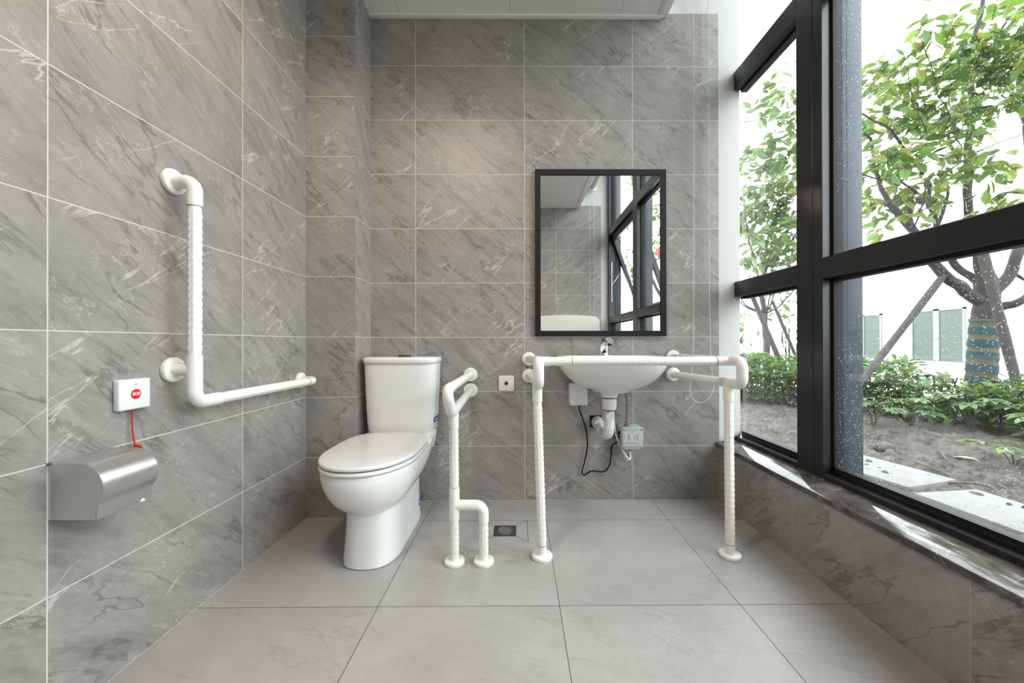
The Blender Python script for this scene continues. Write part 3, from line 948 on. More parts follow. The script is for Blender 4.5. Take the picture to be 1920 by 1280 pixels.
# ------------------------------------------------------------------ paper dispenser
pd = thing('toilet_paper_dispenser', 'brushed steel toilet paper dispenser with a rounded cover on the left wall', 'dispenser', (XL, 0.918, 0.473))
prof = [(XL + 0.001, 0.602), (XL + 0.030, 0.6025), (XL + 0.070, 0.602)]
cxp, czp = XL + 0.066, 0.5435
for k in range(1, 15):
    t = PI / 2 - k * R(126) / 14
    prof.append((cxp + 0.0590 * math.cos(t), czp + 0.0585 * math.sin(t)))
Y0, Y1 = 0.855, 0.982
inn = [(p[0] - 0.0016 * (1 if p[0] > XL + 0.02 else 0), p[1] - 0.0016) for p in prof]
MB().prism(prof + inn[::-1], 1, Y0 - 0.001, Y1 + 0.001).build('curved_cover', M_steel, pd)
endp = [(XL + 0.0005, 0.474)] + [(XL + 0.107, 0.474), (XL + 0.1062, 0.492)] + inn[::-1]
for a, b in ((Y0, Y0 + 0.002), (Y1 - 0.002, Y1)):
    MB().prism(endp, 1, a, b).build('end_plate', M_steel, pd, smooth=False)
MB().prism([(XL + 0.1122, 0.5095), (XL + 0.1140, 0.5090), (XL + 0.1096, 0.4965), (XL + 0.1098, 0.474), (XL + 0.1078, 0.4735), (XL + 0.1076, 0.4970)], 1, Y0, Y1).build('front_lip', M_steel, pd)
MB().box((XL + 0.0005, Y0 + 0.002, 0.474), (XL + 0.003, Y1 - 0.002, 0.60)).build('back_plate', M_steel, pd)
MB().prism([(0.958 + 0.006 * math.cos(t), 0.4735 + 0.007 * math.sin(t)) for t in [PI * k / 12 for k in range(13)]], 0, XL + 0.1085, XL + 0.1102).build('finger_notch', M_whitepl, pd)
MB().lathe([(0.003, 0), (0.003, 0.006)], (XL + 0.004, Y0 + 0.002, 0.6005), (0, -1, 0), 12).build('hinge_pin', M_darkchrome, pd)

# ------------------------------------------------------------------ floor drain
fd = thing('floor_drain', 'square steel floor drain with a round grate set in the floor tiles', 'drain', (-0.062, 1.748, 0))
MB().box((D0, E0, -0.004), (D1, E1, 0.0012), 0.0006, 1).build('plate', M_drain, fd)
g = MB()
c = Vector((-0.062, 1.748, 0.0012))
for r_ in (0.038, 0.030):
    g.tube([c + Vector((math.cos(t), math.sin(t), 0)) * r_ for t in [2 * PI * k / 40 for k in range(41)]], 0.0014, 8)
for k in range(-3, 4):
    l_ = math.sqrt(0.029 ** 2 - (k * 0.008) ** 2)
    d, q = Vector((0.8, 0.6, 0)), Vector((-0.6, 0.8, 0))
    g.tube([c + q * k * 0.008 - d * l_, c + q * k * 0.008 + d * l_], 0.0016, 8)
g.build('round_grate', M_grate, fd)

# ------------------------------------------------------------------ roller blinds and their chains
def blind(y0, y1, label, yc):
    o = thing('roller_blind', label, 'blind', (0.995, y0, 2.93), 'roller blinds above the window')
    MB().tube([(0.995, y0, 2.93), (0.995, y1, 2.93)], 0.034, 24).build('roller', M_blind, o)
    MB().box((0.95, yc - 0.004, 2.88), (1.04, yc + 0.004, 2.985), 0.003).build('bracket', M_whitepl, o)
    return o


def chain(y, root, pts):
    path = smooth_path([(x, y, z) for x, z in pts], 10)
    L = [0]
    for a, b in zip(path[:-1], path[1:]):
        L.append(L[-1] + (b - a).length)
    m = MB().tube(path, 0.0011, 6, cap=False)
    step, i, s = 0.0065, 0, 0.0
    oct_v = [(1, 0, 0), (-1, 0, 0), (0, 1, 0), (0, -1, 0), (0, 0, 1), (0, 0, -1)]
    oct_f = [(0, 2, 4), (2, 1, 4), (1, 3, 4), (3, 0, 4), (2, 0, 5), (1, 2, 5), (3, 1, 5), (0, 3, 5)]
    while s < L[-1]:
        while L[i + 1] < s:
            i += 1
        p = path[i].lerp(path[i + 1], (s - L[i]) / max(1e-9, L[i + 1] - L[i]))
        m.add([p + Vector(v) * 0.0030 for v in oct_v], oct_f)
        s += step
    return m.build('bead_chain', M_cream, root, 100)


ba = blind(0.64, 2.03, 'roller blind with a white bead chain hanging in a long loop right of the mirror', 2.035)
bb = blind(-0.85, 0.58, 'cream rolled-up roller blind seen at the top of the mirror reflection', -0.855)
chain(2.055, ba, [(0.963, 2.90), (0.963, 2.2), (0.962, 1.575), (0.958, 0.875), (0.948, 0.70), (0.938, 0.62), (0.950, 0.567), (0.992, 0.541), (1.039, 0.562), (1.070, 0.621), (1.068, 0.676), (1.054, 0.758), (1.049, 1.0), (1.046, 1.283), (1.045, 2.2), (1.045, 2.90)])
chain(-0.868, bb, [(0.953, 2.90), (0.953, 2.0), (0.953, 1.5), (0.957, 1.30), (0.985, 1.245), (1.011, 1.30), (1.015, 1.5), (1.015, 2.0), (1.015, 2.90)])

# baby changing table reflected in the mirror
ct = thing('changing_table', 'cream fold-down baby changing table on the wall reflected in the mirror', 'changing table', (0.62, YR, 0.62))
def arch(x0, x1, z0, z1, up, r=0.04):
    p = [(x0, z0), (x1, z0)]
    n = 16
    for k in range(n + 1):
        t = k / n
        x = x1 + (x0 - x1) * t
        e = min(t, 1 - t) * (x1 - x0)
        p.append((x, z1 + up * (1 - (2 * t - 1) ** 2) - (max(0, r - e) ** 2) / r))
    return p
MB().prism(arch(0.16, 1.075, 0.62, 1.205, 0.025), 1, YR + 0.0005, -0.815).build('case', M_cream, ct)
MB().prism(arch(0.20, 1.035, 0.66, 1.155, 0.022), 1, -0.816, -0.806).build('folded_bed', M_cream, ct)

# ------------------------------------------------------------------ garden
gm = MB()


def gz(x, y):
    m = min(1.0, max(0.0, (x - 2.4) / 1.6))
    p = Vector((x, y, 0))
    z = -0.03 + 0.05 * m + 0.030 * noise.noise(p * 2.3) + 0.020 * noise.noise(p * 7.0) + 0.020 * noise.noise(p * 15.0)
    c = noise.noise(p * 24.0 + Vector((5, 3, 1)))
    z += max(0.0, c - 0.05) * 0.050
    return z + max(0.0, noise.noise(p * 48.0)) * 0.016


def soil_grid(x0, x1, y0, y1, st):
    nx, ny = int((x1 - x0) / st), int((y1 - y0) / st)
    k = len(gm.v)
    gm.add([(x0 + (x1 - x0) * i / nx, y0 + (y1 - y0) * j / ny, gz(x0 + (x1 - x0) * i / nx, y0 + (y1 - y0) * j / ny)) for j in range(ny + 1) for i in range(nx + 1)],
           [(j * (nx + 1) + i, j * (nx + 1) + i + 1, (j + 1) * (nx + 1) + i + 1, (j + 1) * (nx + 1) + i) for j in range(ny) for i in range(nx)])


soil_grid(1.27, 4.67, 1.1, 5.6, 0.0175)
soil_grid(1.27, 4.67, -3.0, 1.1, 0.08)
soil_grid(1.27, 4.67, 5.6, 7.0, 0.06)
soil_grid(4.67, 6.3, -3.0, 7.0, 0.08)
struct(gm.build('ground', M_soil, None, 180), 'bare brown garden soil outside the window', 'ground')
struct(MB().box((1.27, -40, -0.4), (60, 60, -0.09)).build('ground_far', M_paving, smooth=False), 'pale courtyard ground beyond the hedge', 'ground')


def slab(label, cx, cy, lx, ly, rz, z):
    o = MB().box((-lx / 2, -ly / 2, -0.03), (lx / 2, ly / 2, 0.03), 0.006, 2).build('paving_slab', M_slab)
    o.location = (cx, cy, z)
    o.rotation_euler = (R(0.6), R(-1.0), rz)
    return tag(o, label, 'paving slab', 'stone slabs outside the window')


slab('pale stone slab in the soil close behind the outer steel fin', 2.47, 2.60, 0.42, 0.62, R(14), -0.022)
slab('pale stone slab in the soil at the lower edge of the glass', 2.50, 1.78, 0.40, 0.78, R(4), -0.024)

LEAF = [(0, 0, 0), (0.25, 0.36, 0.05), (0.5, 0.5, 0.06), (0.78, 0.32, 0.03), (1, 0, -0.06), (0.78, -0.32, 0.03), (0.5, -0.5, 0.06), (0.25, -0.36, 0.05), (0.25, 0, 0), (0.5, 0, 0), (0.78, 0, -0.02)]
LEAFF = [(0, 8, 1), (8, 9, 2, 1), (9, 10, 3, 2), (10, 4, 3), (0, 7, 8), (8, 7, 6, 9), (9, 6, 5, 10), (10, 5, 4)]


def put_leaf(mb, p, d, up, ln, wd):
    d = d.normalized()
    s = d.cross(up)
    if s.length < 1e-4:
        s = d.orthogonal()
    s.normalize()
    n = s.cross(d)
    mb.add([p + d * (a * ln) + s * (b * wd) + n * (c * ln) for a, b, c in LEAF], LEAFF)


def rnd_dir(droop=0.3):
    return Vector((random.gauss(0, 1), random.gauss(0, 1), random.gauss(-droop, 0.55)))


def blob_leaves(mb, blobs, ln, wd, droop=0.35, twigs=None, dens=1.0):
    for (cx, cy, cz, rx, ry, rz, n) in blobs:
        n, k = int(n * dens), 0
        while k < n:
            q = Vector((random.uniform(-1, 1), random.uniform(-1, 1), random.uniform(-1, 1)))
            if q.length > 1:
                continue
            # small sprays of leaves along one twig
            base = Vector((cx + q.x * rx, cy + q.y * ry, cz + q.z * rz))
            dr = rnd_dir(0.1).normalized()
            m = random.randint(3, 6)
            if twigs is not None:
                twigs.tube([base, base + dr * 0.05 * m], 0.0025, 5)
            for t in range(m):
                p = base + dr * (0.05 * t)
                l = ln * random.uniform(0.7, 1.2)
                sd = rnd_dir(droop).normalized() + dr * 0.4
                put_leaf(mb, p, sd, Vector((random.gauss(0, 0.5), random.gauss(0, 0.5), 1)), l, wd * l / ln)
                k += 1


def limb(mb, pts, r0, r1, jit=0.0, n=6):
    p = smooth_path(pts, n)
    if jit:
        p = [q + Vector((noise.noise(q * 6), noise.noise(q * 6 + Vector((9, 0, 0))), 0)) * jit for q in p]
    m = len(p) - 1
    mb.tube(p, r0, 12, rad=[(r0 + (r1 - r0) * (i / m)) * (1 + 0.10 * noise.noise(p[i] * 9)) for i in range(m + 1)])


LIMBS_A = [
    ([(5.12, 4.1, 1.11), (5.11, 4.1, 1.25), (5.13, 4.1, 1.43), (5.1, 4.1, 1.63)], 0.108, 0.088),
    ([(5.07, 4.1, 1.31), (4.89, 4.08, 1.42), (4.66, 4.02, 1.52), (4.51, 4.0, 1.63), (4.3, 3.95, 1.8), (4.09, 3.9, 2.04), (3.92, 3.85, 2.18), (3.74, 3.8, 2.29)], 0.062, 0.03),
    ([(4.09, 3.9, 2.04), (4.14, 3.95, 2.2), (4.14, 4.0, 2.36)], 0.03, 0.012),
    ([(3.79, 3.8, 2.24), (3.7, 3.8, 2.44), (3.63, 3.8, 2.6), (3.6, 3.8, 2.77), (3.58, 3.8, 2.92), (3.41, 3.7, 2.93)], 0.022, 0.012),
    ([(5.13, 4.1, 1.43), (5.05, 4.15, 1.58), (4.96, 4.2, 1.68), (4.85, 4.2, 1.83), (4.72, 4.2, 2.12), (4.66, 4.2, 2.28), (4.62, 4.2, 2.49), (4.63, 4.2, 2.64)], 0.042, 0.018),
    ([(4.7, 4.2, 2.16), (4.77, 4.2, 2.34), (4.83, 4.2, 2.52), (4.84, 4.2, 2.67)], 0.02, 0.01),
    ([(4.65, 4.2, 2.31), (4.43, 4.1, 2.44), (4.18, 4.0, 2.52), (3.94, 3.9, 2.54), (3.68, 3.8, 2.52), (3.37, 3.7, 2.53)], 0.014, 0.006),
    ([(4.7, 4.2, 2.2), (4.57, 4.2, 2.26), (4.49, 4.2, 2.37)], 0.012, 0.006),
    ([(4.33, 4.0, 2.67), (4.14, 3.9, 2.75), (3.93, 3.8, 2.82), (3.77, 3.7, 2.87), (3.56, 3.6, 2.93), (3.34, 3.5, 2.94), (3.1, 3.4, 2.95)], 0.017, 0.008),
    ([(5.1, 4.1, 1.52), (5.04, 4.1, 1.75), (4.97, 4.1, 2.16), (4.93, 4.1, 2.45), (4.93, 4.1, 2.8), (4.96, 4.1, 3.16), (4.99, 4.1, 3.51), (4.97, 4.1, 3.74), (4.95, 4.1, 3.92), (4.98, 4.1, 4.06), (5.04, 4.1, 4.27), (5.1, 4.1, 4.5), (5.14, 4.1, 4.8)], 0.042, 0.017),
    ([(5.14, 4.1, 3.83), (5.09, 4.0, 3.85), (5.12, 3.95, 3.92), (5.1, 3.9, 3.95)], 0.018, 0.009),
    ([(5.67, 4.3, 4.93), (5.64, 4.3, 4.68), (5.61, 4.3, 4.53), (5.51, 4.3, 4.34), (5.49, 4.3, 4.25)], 0.016, 0.008),
    ([(4.94, 4.1, 2.85), (4.55, 3.85, 2.9), (4.16, 3.6, 3.07), (3.94, 3.5, 3.17), (3.6, 3.3, 3.46), (3.54, 3.3, 3.56)], 0.006, 0.003),
    ([(2.87, 3.1, 2.9), (3.1, 3.2, 3.06), (3.34, 3.3, 3.23), (3.56, 3.4, 3.37), (3.66, 3.35, 3.42)], 0.006, 0.004),
    ([(4.09, 3.88, 2.05), (3.85, 3.55, 2.2), (3.75, 3.4, 2.35), (3.9, 3.4, 2.42), (4.04, 3.4, 2.51), (4.19, 3.4, 2.6), (4.34, 3.4, 2.67), (4.49, 3.4, 2.72), (4.66, 3.4, 2.77)], 0.008, 0.004),
    ([(3.93, 3.8, 2.82), (3.91, 3.6, 2.88), (3.75, 3.5, 2.99), (3.7, 3.5, 3.17), (3.56, 3.4, 3.35)], 0.006, 0.003),
    ([(4.73, 4.0, 2.81), (4.62, 4.0, 2.98), (4.59, 4.0, 3.13)], 0.018, 0.01),
    ([(5.14, 4.1, 1.34), (5.28, 4.1, 1.46), (5.39, 4.1, 1.6), (5.46, 4.1, 1.78), (5.61, 4.15, 2.06), (5.81, 4.2, 2.31)], 0.06, 0.04),
    ([(5.21, 4.1, 1.22), (5.28, 4.05, 1.26), (5.33, 4.0, 1.28), (5.47, 4.0, 1.37)], 0.045, 0.035),
    ([(5.4, 4.1, 1.64), (5.52, 4.1, 1.57), (5.64, 4.1, 1.5)], 0.018, 0.012),
    ([(5.70, 4.17, 2.18), (5.95, 4.32, 2.75), (6.03, 4.4, 3.32), (5.95, 4.4, 3.61), (5.92, 4.4, 3.83), (5.94, 4.4, 4.08), (6.0, 4.4, 4.52)], 0.05, 0.03),
    ([(5.97, 4.4, 3.58), (5.81, 4.4, 3.7), (5.65, 4.4, 3.82)], 0.012, 0.006),
]
BLOBS_A = [
    (3.51, 3.6, 3.39, 0.2, 0.3, 0.15, 27),
    (3.84, 3.6, 3.71, 0.21, 0.3, 0.18, 39),
    (4.25, 3.9, 3.6, 0.33, 0.3, 0.21, 63),
    (4.79, 4.1, 3.51, 0.32, 0.3, 0.26, 63),
    (4.07, 3.3, 3.42, 0.21, 0.3, 0.21, 49),
    (4.33, 3.3, 3.44, 0.21, 0.3, 0.3, 108),
    (3.91, 4.1, 3.42, 0.14, 0.3, 0.22, 32),
    (4.05, 3.9, 3.18, 0.36, 0.3, 0.21, 76),
    (4.05, 3.6, 2.77, 0.28, 0.3, 0.19, 59),
    (3.48, 3.6, 2.64, 0.16, 0.3, 0.2, 39),
    (4.38, 4.1, 2.68, 0.35, 0.3, 0.16, 50),
    (3.99, 4.1, 2.42, 0.2, 0.3, 0.13, 32),
    (4.38, 4.1, 2.4, 0.29, 0.3, 0.13, 39),
    (4.28, 3.6, 2.46, 0.15, 0.3, 0.14, 25),
    (4.63, 3.6, 2.71, 0.18, 0.3, 0.09, 16),
    (4.77, 3.6, 2.36, 0.14, 0.3, 0.1, 16),
    (5.36, 4.1, 4.53, 0.23, 0.3, 0.23, 43),
    (3.14, 3.3, 1.88, 0.06, 0.3, 0.08, 4),
    (3.8, 3.3, 1.98, 0.07, 0.3, 0.08, 5),
    (4.52, 3.6, 3.13, 0.18, 0.3, 0.15, 27),
    (4.38, 3.3, 3.04, 0.09, 0.3, 0.14, 21),
    (4.73, 3.9, 4.33, 0.17, 0.3, 0.17, 9),
    (4.3, 3.3, 2.07, 0.07, 0.3, 0.05, 5),
]
LIMBS_B = [
    ([(4.3, 6.5, 0.42), (4.29, 6.5, 0.88), (4.27, 6.5, 1.25), (4.24, 6.5, 1.76), (4.31, 6.5, 2.26), (4.45, 6.4, 2.61), (4.74, 6.3, 2.98)], 0.06, 0.02),
    ([(4.25, 6.5, 1.62), (4.16, 6.5, 1.99), (4.05, 6.5, 2.45), (3.96, 6.5, 2.82), (3.91, 6.5, 3.19)], 0.028, 0.008),
    ([(4.26, 6.5, 1.8), (4.29, 6.5, 2.36), (4.33, 6.5, 2.91), (4.3, 6.5, 3.47)], 0.02, 0.007),
    ([(4.33, 6.5, 2.31), (4.47, 6.3, 2.4), (4.66, 6.2, 2.77)], 0.03, 0.014),
    ([(3.18, 5.4, 4.01), (3.59, 5.5, 4.15), (3.94, 5.6, 4.29), (4.22, 5.6, 4.36), (4.65, 6.0, 3.8), (4.72, 6.3, 2.96)], 0.007, 0.004),
    ([(3.37, 5.6, 3.17), (3.8, 5.7, 3.26), (4.13, 5.7, 3.29), (4.29, 5.7, 3.39), (4.60, 6.1, 3.2), (4.72, 6.3, 2.96)], 0.008, 0.004),
]
BLOBS_B = [
    (4.05, 6.0, 4.72, 0.25, 0.4, 0.38, 36),
    (4.35, 6.0, 4.34, 0.17, 0.4, 0.3, 24),
    (4.13, 6.4, 3.97, 0.32, 0.4, 0.32, 60),
    (4.59, 6.4, 3.97, 0.25, 0.4, 0.36, 60),
    (4.0, 6.0, 3.27, 0.38, 0.4, 0.25, 70),
    (3.99, 6.4, 2.97, 0.23, 0.4, 0.32, 45),
    (4.26, 6.0, 2.92, 0.25, 0.4, 0.34, 80),
    (4.08, 6.0, 2.41, 0.38, 0.4, 0.38, 90),
    (4.63, 6.4, 2.33, 0.23, 0.4, 0.32, 50),
    (4.04, 6.4, 2.33, 0.23, 0.4, 0.32, 30),
    (4.26, 6.0, 5.23, 0.13, 0.4, 0.17, 6),
]


# main tree: wrapped trunk, dark forked limbs, leaves
ta = thing('wrapped_tree', 'garden tree with blue and straw wrapped trunk seen through the big pane', 'tree', (5.08, 4.1, 0))
MB().tube([(5.04, 4.1, -0.05), (5.05, 4.1, 0.3), (5.075, 4.1, 0.7), (5.10, 4.1, 1.0), (5.115, 4.1, 1.12)], 0.1, 24, rad=[0.104, 0.101, 0.098, 0.092, 0.09]).build('trunk', M_bark, ta)
wr = MB()
rs = []
for k in range(61):
    t = k / 60
    z = 0.02 + 1.10 * t
    cxx = 5.04 + 0.075 * z / 1.12
    r_ = 0.121 - 0.006 * t + 0.003 * math.sin(z * 46) + 0.002 * math.sin(z * 92 + 1)
    rs.append([(cxx + math.cos(2 * PI * q / 40) * r_ * (1 + 0.015 * math.sin(q * 3 + k)), 4.1 + math.sin(2 * PI * q / 40) * r_, z + 0.012 * math.sin(2 * PI * q / 40)) for q in range(40)])
wr.rings(rs)
wr.build('trunk_wrap', M_wrap, ta, 80)
lm = MB()
for pts, a, b in LIMBS_A:
    limb(lm, pts, a, b, 0.02)
lv = MB()
blob_leaves(lv, BLOBS_A, 0.14, 0.068, 0.45, lm, 1.7)
lm.build('branches', M_bark, ta, 80)
lv.build('foliage', M_leaf, ta, smooth=False)

tb = thing('garden_tree', 'slender pale-leaved tree seen through the narrow pane next to the back wall', 'tree', (4.3, 6.5, 0))
lm, lv = MB(), MB()
for i, (pts, a, b) in enumerate(LIMBS_B):
    if i == 0:
        pts = [(4.3, 6.5, -0.1)] + pts
    limb(lm, pts, a, b, 0.03)
for k in range(9):
    x = 3.75 + 0.1 * k + random.uniform(-0.05, 0.05)
    y = 6.6 + random.uniform(-0.5, 0.5)
    limb(lm, [(4.265, 6.5, 1.35), (x * 0.6 + 4.265 * 0.4, 6.5 + (y - 6.5) * 0.6, 1.5), (x, y, 1.75), (x + random.uniform(-0.08, 0.08), y, 2.2), (x + random.uniform(-0.2, 0.25), y, 3.0 + random.uniform(-0.3, 0.4))], 0.014, 0.005, 0.04)
blob_leaves(lv, BLOBS_B, 0.17, 0.085, 0.35, lm, 2.3)
lm.build('branches', M_pole, tb, 80)
lv.build('foliage', M_leaf2, tb, smooth=False)

# a further tree that only the mirror looks towards
tcn = thing('leafy_tree', 'leafy garden tree seen only in the mirror beyond the reflected window', 'tree', (3.5, -4.4, 0))
lm, lv = MB(), MB()
limb(lm, [(3.5, -4.4, -0.1), (3.5, -4.4, 1.0), (3.55, -4.4, 1.8), (3.4, -4.3, 2.8), (3.5, -4.3, 4.4)], 0.10, 0.03, 0.02)
limb(lm, [(3.53, -4.4, 1.5), (3.0, -4.2, 2.2), (2.6, -4.0, 3.0)], 0.05, 0.015, 0.02)
limb(lm, [(3.53, -4.4, 1.6), (4.0, -4.5, 2.4), (4.3, -4.6, 3.2)], 0.05, 0.015, 0.02)
blob_leaves(lv, [(3.3, -4.2, 3.4, 0.9, 0.9, 0.9, 420), (2.7, -4.0, 2.6, 0.5, 0.6, 0.5, 160), (4.1, -4.5, 2.8, 0.6, 0.6, 0.6, 160), (3.4, -4.3, 4.6, 0.8, 0.8, 0.6, 200)], 0.13, 0.06, 0.4, lm)
lm.build('branches', M_bark, tcn, 80)
lv.build('foliage', M_leaf, tcn, smooth=False)

rp_ = thing('red_pouch', 'small red thing hanging in the tree at the right edge of the mirror', 'ornament', (2.99, -3.87, 2.65))
MB().lathe([(0.012, 2.665), (0.040, 2.69), (0.05, 2.76), (0.042, 2.85), (0.015, 2.90)], (3.01, -3.87, 0), (0, 0, 1), 20).build('pouch', M_red, rp_)
MB().tube([(3.01, -3.87, 2.89), (2.95, -3.95, 3.15)], 0.006, 6).build('string', M_red, rp_)


def prop(label, a, b, r):
    m = MB()
    a, b = Vector(a), Vector(b)
    pts = [a.lerp(b, k / 10) for k in range(11)]
    m.tube(pts, r, 14, rad=[r * (1 + 0.06 * math.sin(k * 1.7)) for k in range(11)])
    return tag(m.build('support_pole', M_pole), label, 'pole', 'wooden poles propping the garden trees')


prop('leaning wooden prop pole left of the wrapped trunk, sloping up to its low fork', (3.27, 4.0, -0.05), (4.56, 4.0, 1.595), 0.034)
prop('leaning pale wooden prop pole crossing right of the wrapped trunk', (5.06, 3.7, -0.05), (4.53, 3.7, 2.02), 0.040)
prop('leaning prop pole of the slender tree, the nearer and thicker of its two', (4.16, 5.6, -0.02), (3.49, 5.6, 1.56), 0.033)
prop('thin leaning prop pole of the slender tree, next to the window mullion', (4.71, 6.0, 0.0), (4.06, 6.0, 1.53), 0.022)
prop('leaning grey prop pole seen in the mirror', (3.9, -3.4, -0.05), (3.35, -4.3, 2.1), 0.04)

# low hedge
hg, hs = MB(), MB()
HP = [(2.75, 6.2), (3.25, 5.35), (3.85, 4.55), (4.35, 3.9), (4.45, 3.2), (4.5, 2.2), (4.6, 0.5), (4.7, -1.5), (4.7, -6.0)]
HP = smooth_path([(x, y, 0) for x, y in HP], 12)
HL = [0.0]
for a, b in zip(HP[:-1], HP[1:]):
    HL.append(HL[-1] + (b - a).length)


def hedge_point():
    s = random.random() ** 1.35 * HL[-1]
    i = max(k for k in range(len(HL)) if HL[k] <= s)
    i = min(i, len(HP) - 2)
    p = HP[i].lerp(HP[i + 1], (s - HL[i]) / (HL[i + 1] - HL[i]))
    d = (HP[i + 1] - HP[i]).normalized()
    return p, Vector((-d.y, d.x, 0)), s


for k in range(17000):
    p, nrm, s = hedge_point()
    h = 0.68 if s < 2.0 else 0.62
    if 2.6 < s < 4.8:
        h = 0.50
    depth = random.random() ** 1.5
    h = h * (0.72 + 0.28 * min(1, depth * 3)) + 0.07 * noise.noise(p * 3)
    w_ = 1.1 * depth
    z = h * (0.10 + 0.90 * random.random() ** 0.7)
    if z < 0.75 * h and depth > 0.5:
        continue
    q = p + nrm * w_ + Vector((0, 0, z))
    if (q - Vector((5.08, 4.1, q.z))).length < 0.17:
        continue
    d = Vector((random.gauss(0, 1), random.gauss(0, 1), random.gauss(0.05, 0.45))) - nrm * 0.35
    l = random.uniform(0.08, 0.145)
    put_leaf(hg, q, d, Vector((random.gauss(0, 0.35), random.gauss(0, 0.35), 1)), l, l * 0.45)
for k in range(420):
    p, nrm, s = hedge_point()
    q = p + nrm * random.uniform(0.05, 1.0)
    hs.tube([q + Vector((0, 0, -0.05)), q + Vector((random.gauss(0, 0.05), random.gauss(0, 0.05), 0.25)), q + Vector((random.gauss(0, 0.1), random.gauss(0, 0.1), 0.48))], 0.007, 5)
hgo = tag(hg.build('hedge', M_hedge, None, smooth=False), 'low green leafy hedge growing along the garden bed', 'hedge', None, 'stuff')
hs.build('stems', M_bark, hgo)


def palmate(mb, p, d, up, size, n=7):
    d = d.normalized()
    s = d.cross(up).normalized()
    for k in range(n):
        a = R(-105 + 210 * k / (n - 1))
        dd = d * math.cos(a) + s * math.sin(a) - Vector((0, 0, 0.12))
        l = size * (1 - 0.35 * abs(a) / R(105))
        put_leaf(mb, p, dd, up, l, l * 0.42)


def fatsia(label, x, y, h, n, size):
    o = thing('fatsia_plant', label, 'plant', (x, y, 0), 'big-leaved plants in the garden bed')
    lv, stm = MB(), MB()
    for k in range(n):
        a = 2.4 * k + random.uniform(-0.3, 0.3)
        rr = random.uniform(0.05, 0.20) * (1 + 0.3 * size)
        tip = Vector((x + rr * math.cos(a), y + rr * math.sin(a), h * random.uniform(0.55, 1.05)))
        stm.tube(smooth_path([(x, y, -0.03), (x + 0.3 * rr * math.cos(a), y + 0.3 * rr * math.sin(a), tip.z * 0.6), tip], 4), 0.004, 6)
        palmate(lv, tip, Vector((math.cos(a), math.sin(a), -0.15)), Vector((0.15 * math.cos(a), 0.15 * math.sin(a), 1)), size * random.uniform(0.75, 1.1))
    stm.build('stems', M_stem, o)
    lv.build('leaves', M_fatsia, o, smooth=False)
    return o


fatsia('young big-leaved plant at the hedge foot, right beside the outer steel fin', 3.55, 3.75, 0.30, 7, 0.14)
fatsia('big-leaved plant with pale leaves between the steel fin and the wrapped trunk', 3.90, 3.72, 0.36, 8, 0.15)
fatsia('big-leaved plant in front of the wrapped trunk', 4.30, 3.55, 0.40, 11, 0.17)
fatsia('broad dark plant right of the wrapped trunk at the picture edge', 4.40, 3.05, 0.36, 10, 0.17)
fatsia('small plant low in the soil near the right edge of the glass', 3.42, 2.58, 0.16, 5, 0.13)

# sticks, a dead leaf and a clod on the soil


def stick(label, pts, r):
    m = MB()
    p = smooth_path([(x, y, gz(x, y) + 0.012 + dz) for x, y, dz in pts], 6)
    n_ = len(p) - 1
    m.tube(p, r, 7, rad=[r * (1 - 0.6 * i / n_) for i in range(n_ + 1)])
    return tag(m.build('dry_stick', M_twig), label, 'stick', 'dry sticks on the garden soil')


stick('long dry stick lying along the far edge of the pale slab', [(2.86, 2.70, 0), (2.82, 2.55, 0.012), (2.80, 2.45, 0.01), (2.73, 2.30, 0.0)], 0.008)
stick('curved dry stick lying beside the dark clod of soil', [(2.66, 2.36, 0), (2.74, 2.25, 0.02), (2.79, 2.20, 0.015), (2.74, 2.13, 0)], 0.008)
stick('short upright-looking pale stick in the soil below the big-leaved plants', [(3.30, 2.92, 0.02), (3.14, 2.76, 0.01), (3.06, 2.67, 0)], 0.008)
stick('thin dry stick in the soil near the right edge of the glass', [(2.95, 2.30, 0), (2.82, 2.12, 0.015), (2.70, 2.0, 0.0)], 0.006)
m = MB()
put_leaf(m, Vector((3.25, 2.80, gz(3.25, 2.8) + 0.02)), Vector((0.5, -0.8, 0.05)), Vector((0, 0, 1)), 0.13, 0.06)
m.add([(x, y, z - 0.0015) for x, y, z in m.v[:11]], [tuple(reversed(q)) for q in LEAFF])
tag(m.build('dead_leaf', plain('pale_dead_leaf', (0.36, 0.30, 0.19), 0.7), None, smooth=False), 'pale dead leaf lying on the soil behind the slabs', 'leaf')


def clod(label, x, y, r):
    bm = bmesh.new()
    bmesh.ops.create_icosphere(bm, subdivisions=3, radius=r)
    for v in bm.verts:
        v.co *= 1 + 0.35 * noise.noise(v.co * 22 + Vector((x, y, 0)))
        v.co.z *= 0.8
    m = MB().add([(v.co.x + x, v.co.y + y, v.co.z + gz(x, y) + r * 0.45) for v in bm.verts], [[v.index for v in f_.verts] for f_ in bm.faces])
    bm.free()
    return tag(m.build('soil_clod', M_soil, None, 80), label, 'clod', 'clods of soil')


clod('dark round clod of soil lying on the slab edge', 2.60, 2.12, 0.035)
clod('lumpy clod of soil right beside the steel fin', 2.95, 3.02, 0.06)

# ------------------------------------------------------------------ courtyard building, fence, shrubs
bd = thing('courtyard_building', 'white building with glazed doors across the courtyard', 'building', (16, 5, 0))
MB().box((16.0, -45, -0.2), (23, 34, 5.0)).build('wall', M_facade, bd, smooth=False)


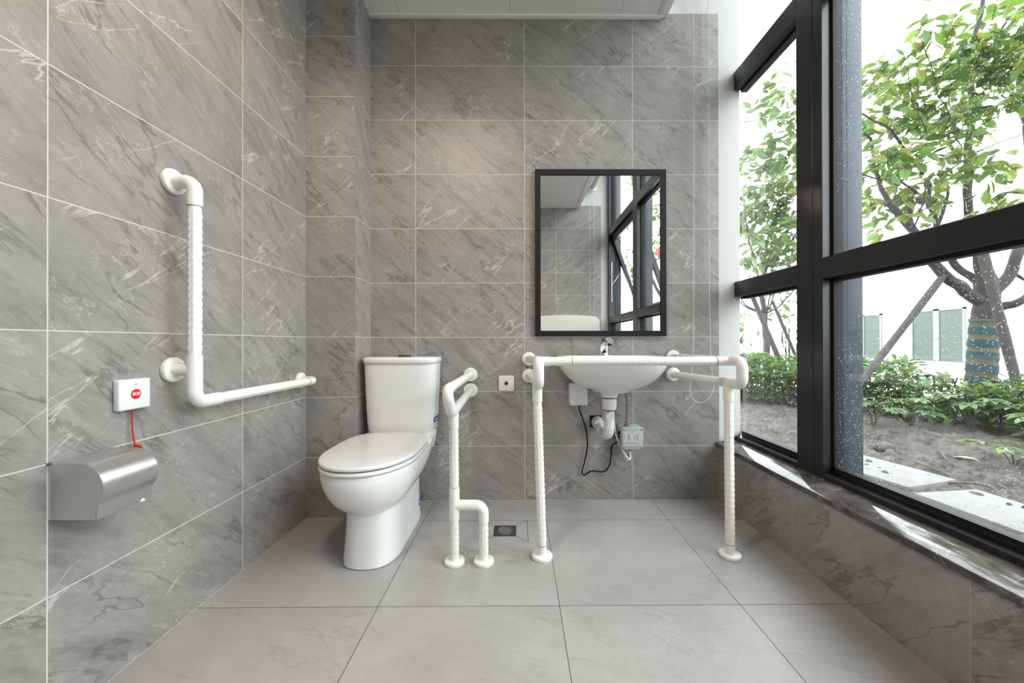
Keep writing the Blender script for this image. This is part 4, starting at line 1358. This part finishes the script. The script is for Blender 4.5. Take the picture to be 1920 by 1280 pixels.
def door(y0, y1, label, n):
    o = MB()
    t = 0.07
    o.box((15.93, y0, -0.05), (16.01, y0 + t, 2.12)).box((15.93, y1 - t, -0.05), (16.01, y1, 2.12)).box((15.93, y0, 2.05), (16.01, y1, 2.12)).box((15.93, y0, -0.05), (16.01, y1, 0.14))
    for k in range(1, n):
        ym = y0 + (y1 - y0) * k / n
        o.box((15.93, ym - 0.10, -0.05), (16.01, ym + 0.10, 2.12))
    d = o.build('door', M_pvcframe, bd, smooth=False)
    for k in range(n):
        a = y0 + (y1 - y0) * k / n
        b = y0 + (y1 - y0) * (k + 1) / n
        MB().box((15.96, a + 0.05, 0.1), (15.99, b - 0.05, 2.08)).build('door_pane', M_bglass, d, smooth=False)
    ym = (y0 + y1) / 2 if n > 1 else y0 + 0.1
    MB().tube([(15.93, ym, 1.0), (15.87, ym, 1.0), (15.87, ym - 0.12, 1.0)], 0.014, 8).build('door_handle', M_chrome, d)
    return d


door(16.45, 17.35, '', 1)
door(13.35, 15.20, '', 2)
door(-20.0, -18.2, '', 2)
MB().box((15.9, -45, -0.1), (16.0, 34, 0.12)).build('plinth', M_grey, bd, smooth=False)

fe = thing('metal_fence', 'pale metal bar fence behind the slender tree', 'fence', (8.5, 12, 0))
b_ = MB()
for k in range(26):
    x = 7.4 + 0.11 * k
    b_.box((x - 0.012, 11.99, 0.0), (x + 0.012, 12.014, 1.55))
b_.box((7.3, 11.98, 1.42), (10.3, 12.02, 1.47)).box((7.3, 11.98, 0.15), (10.3, 12.02, 0.20))
b_.build('bars', M_fence, fe, smooth=False)
for x in (7.3, 8.8, 10.3):
    MB().box((x - 0.05, 11.95, -0.1), (x + 0.05, 12.05, 1.7), 0.01).build('post', M_fence, fe)
tag(MB().box((6.12, 8.94, -0.1), (6.27, 9.06, 1.45), 0.01).build('bollard_post', M_grey), 'short grey square post standing behind the slender tree', 'post')


def shrub(label, x, y, z, rx, ry, rz, n):
    o = thing('far_shrub', label, 'shrub', (x, y, 0), 'shrubs beyond the fence')
    lv, stm = MB(), MB()
    blob_leaves(lv, [(x, y, z, rx, ry, rz, n)], 0.22, 0.11, 0.2)
    for k in range(5):
        a = k * 1.26
        limb(stm, [(x, y, -0.1), (x + 0.3 * rx * math.cos(a), y + 0.3 * ry * math.sin(a), z * 0.6), (x + 0.6 * rx * math.cos(a), y + 0.6 * ry * math.sin(a), z)], 0.04, 0.01)
    stm.build('stems', M_bark, o)
    lv.build('foliage', M_leaf2, o, smooth=False)


shrub('pale green tall shrub behind the metal fence', 9.9, 13.6, 1.7, 1.1, 0.9, 1.5, 520)
shrub('pale green shrub farther left behind the slender tree trunk', 8.0, 14.0, 1.2, 0.7, 0.8, 1.1, 260)
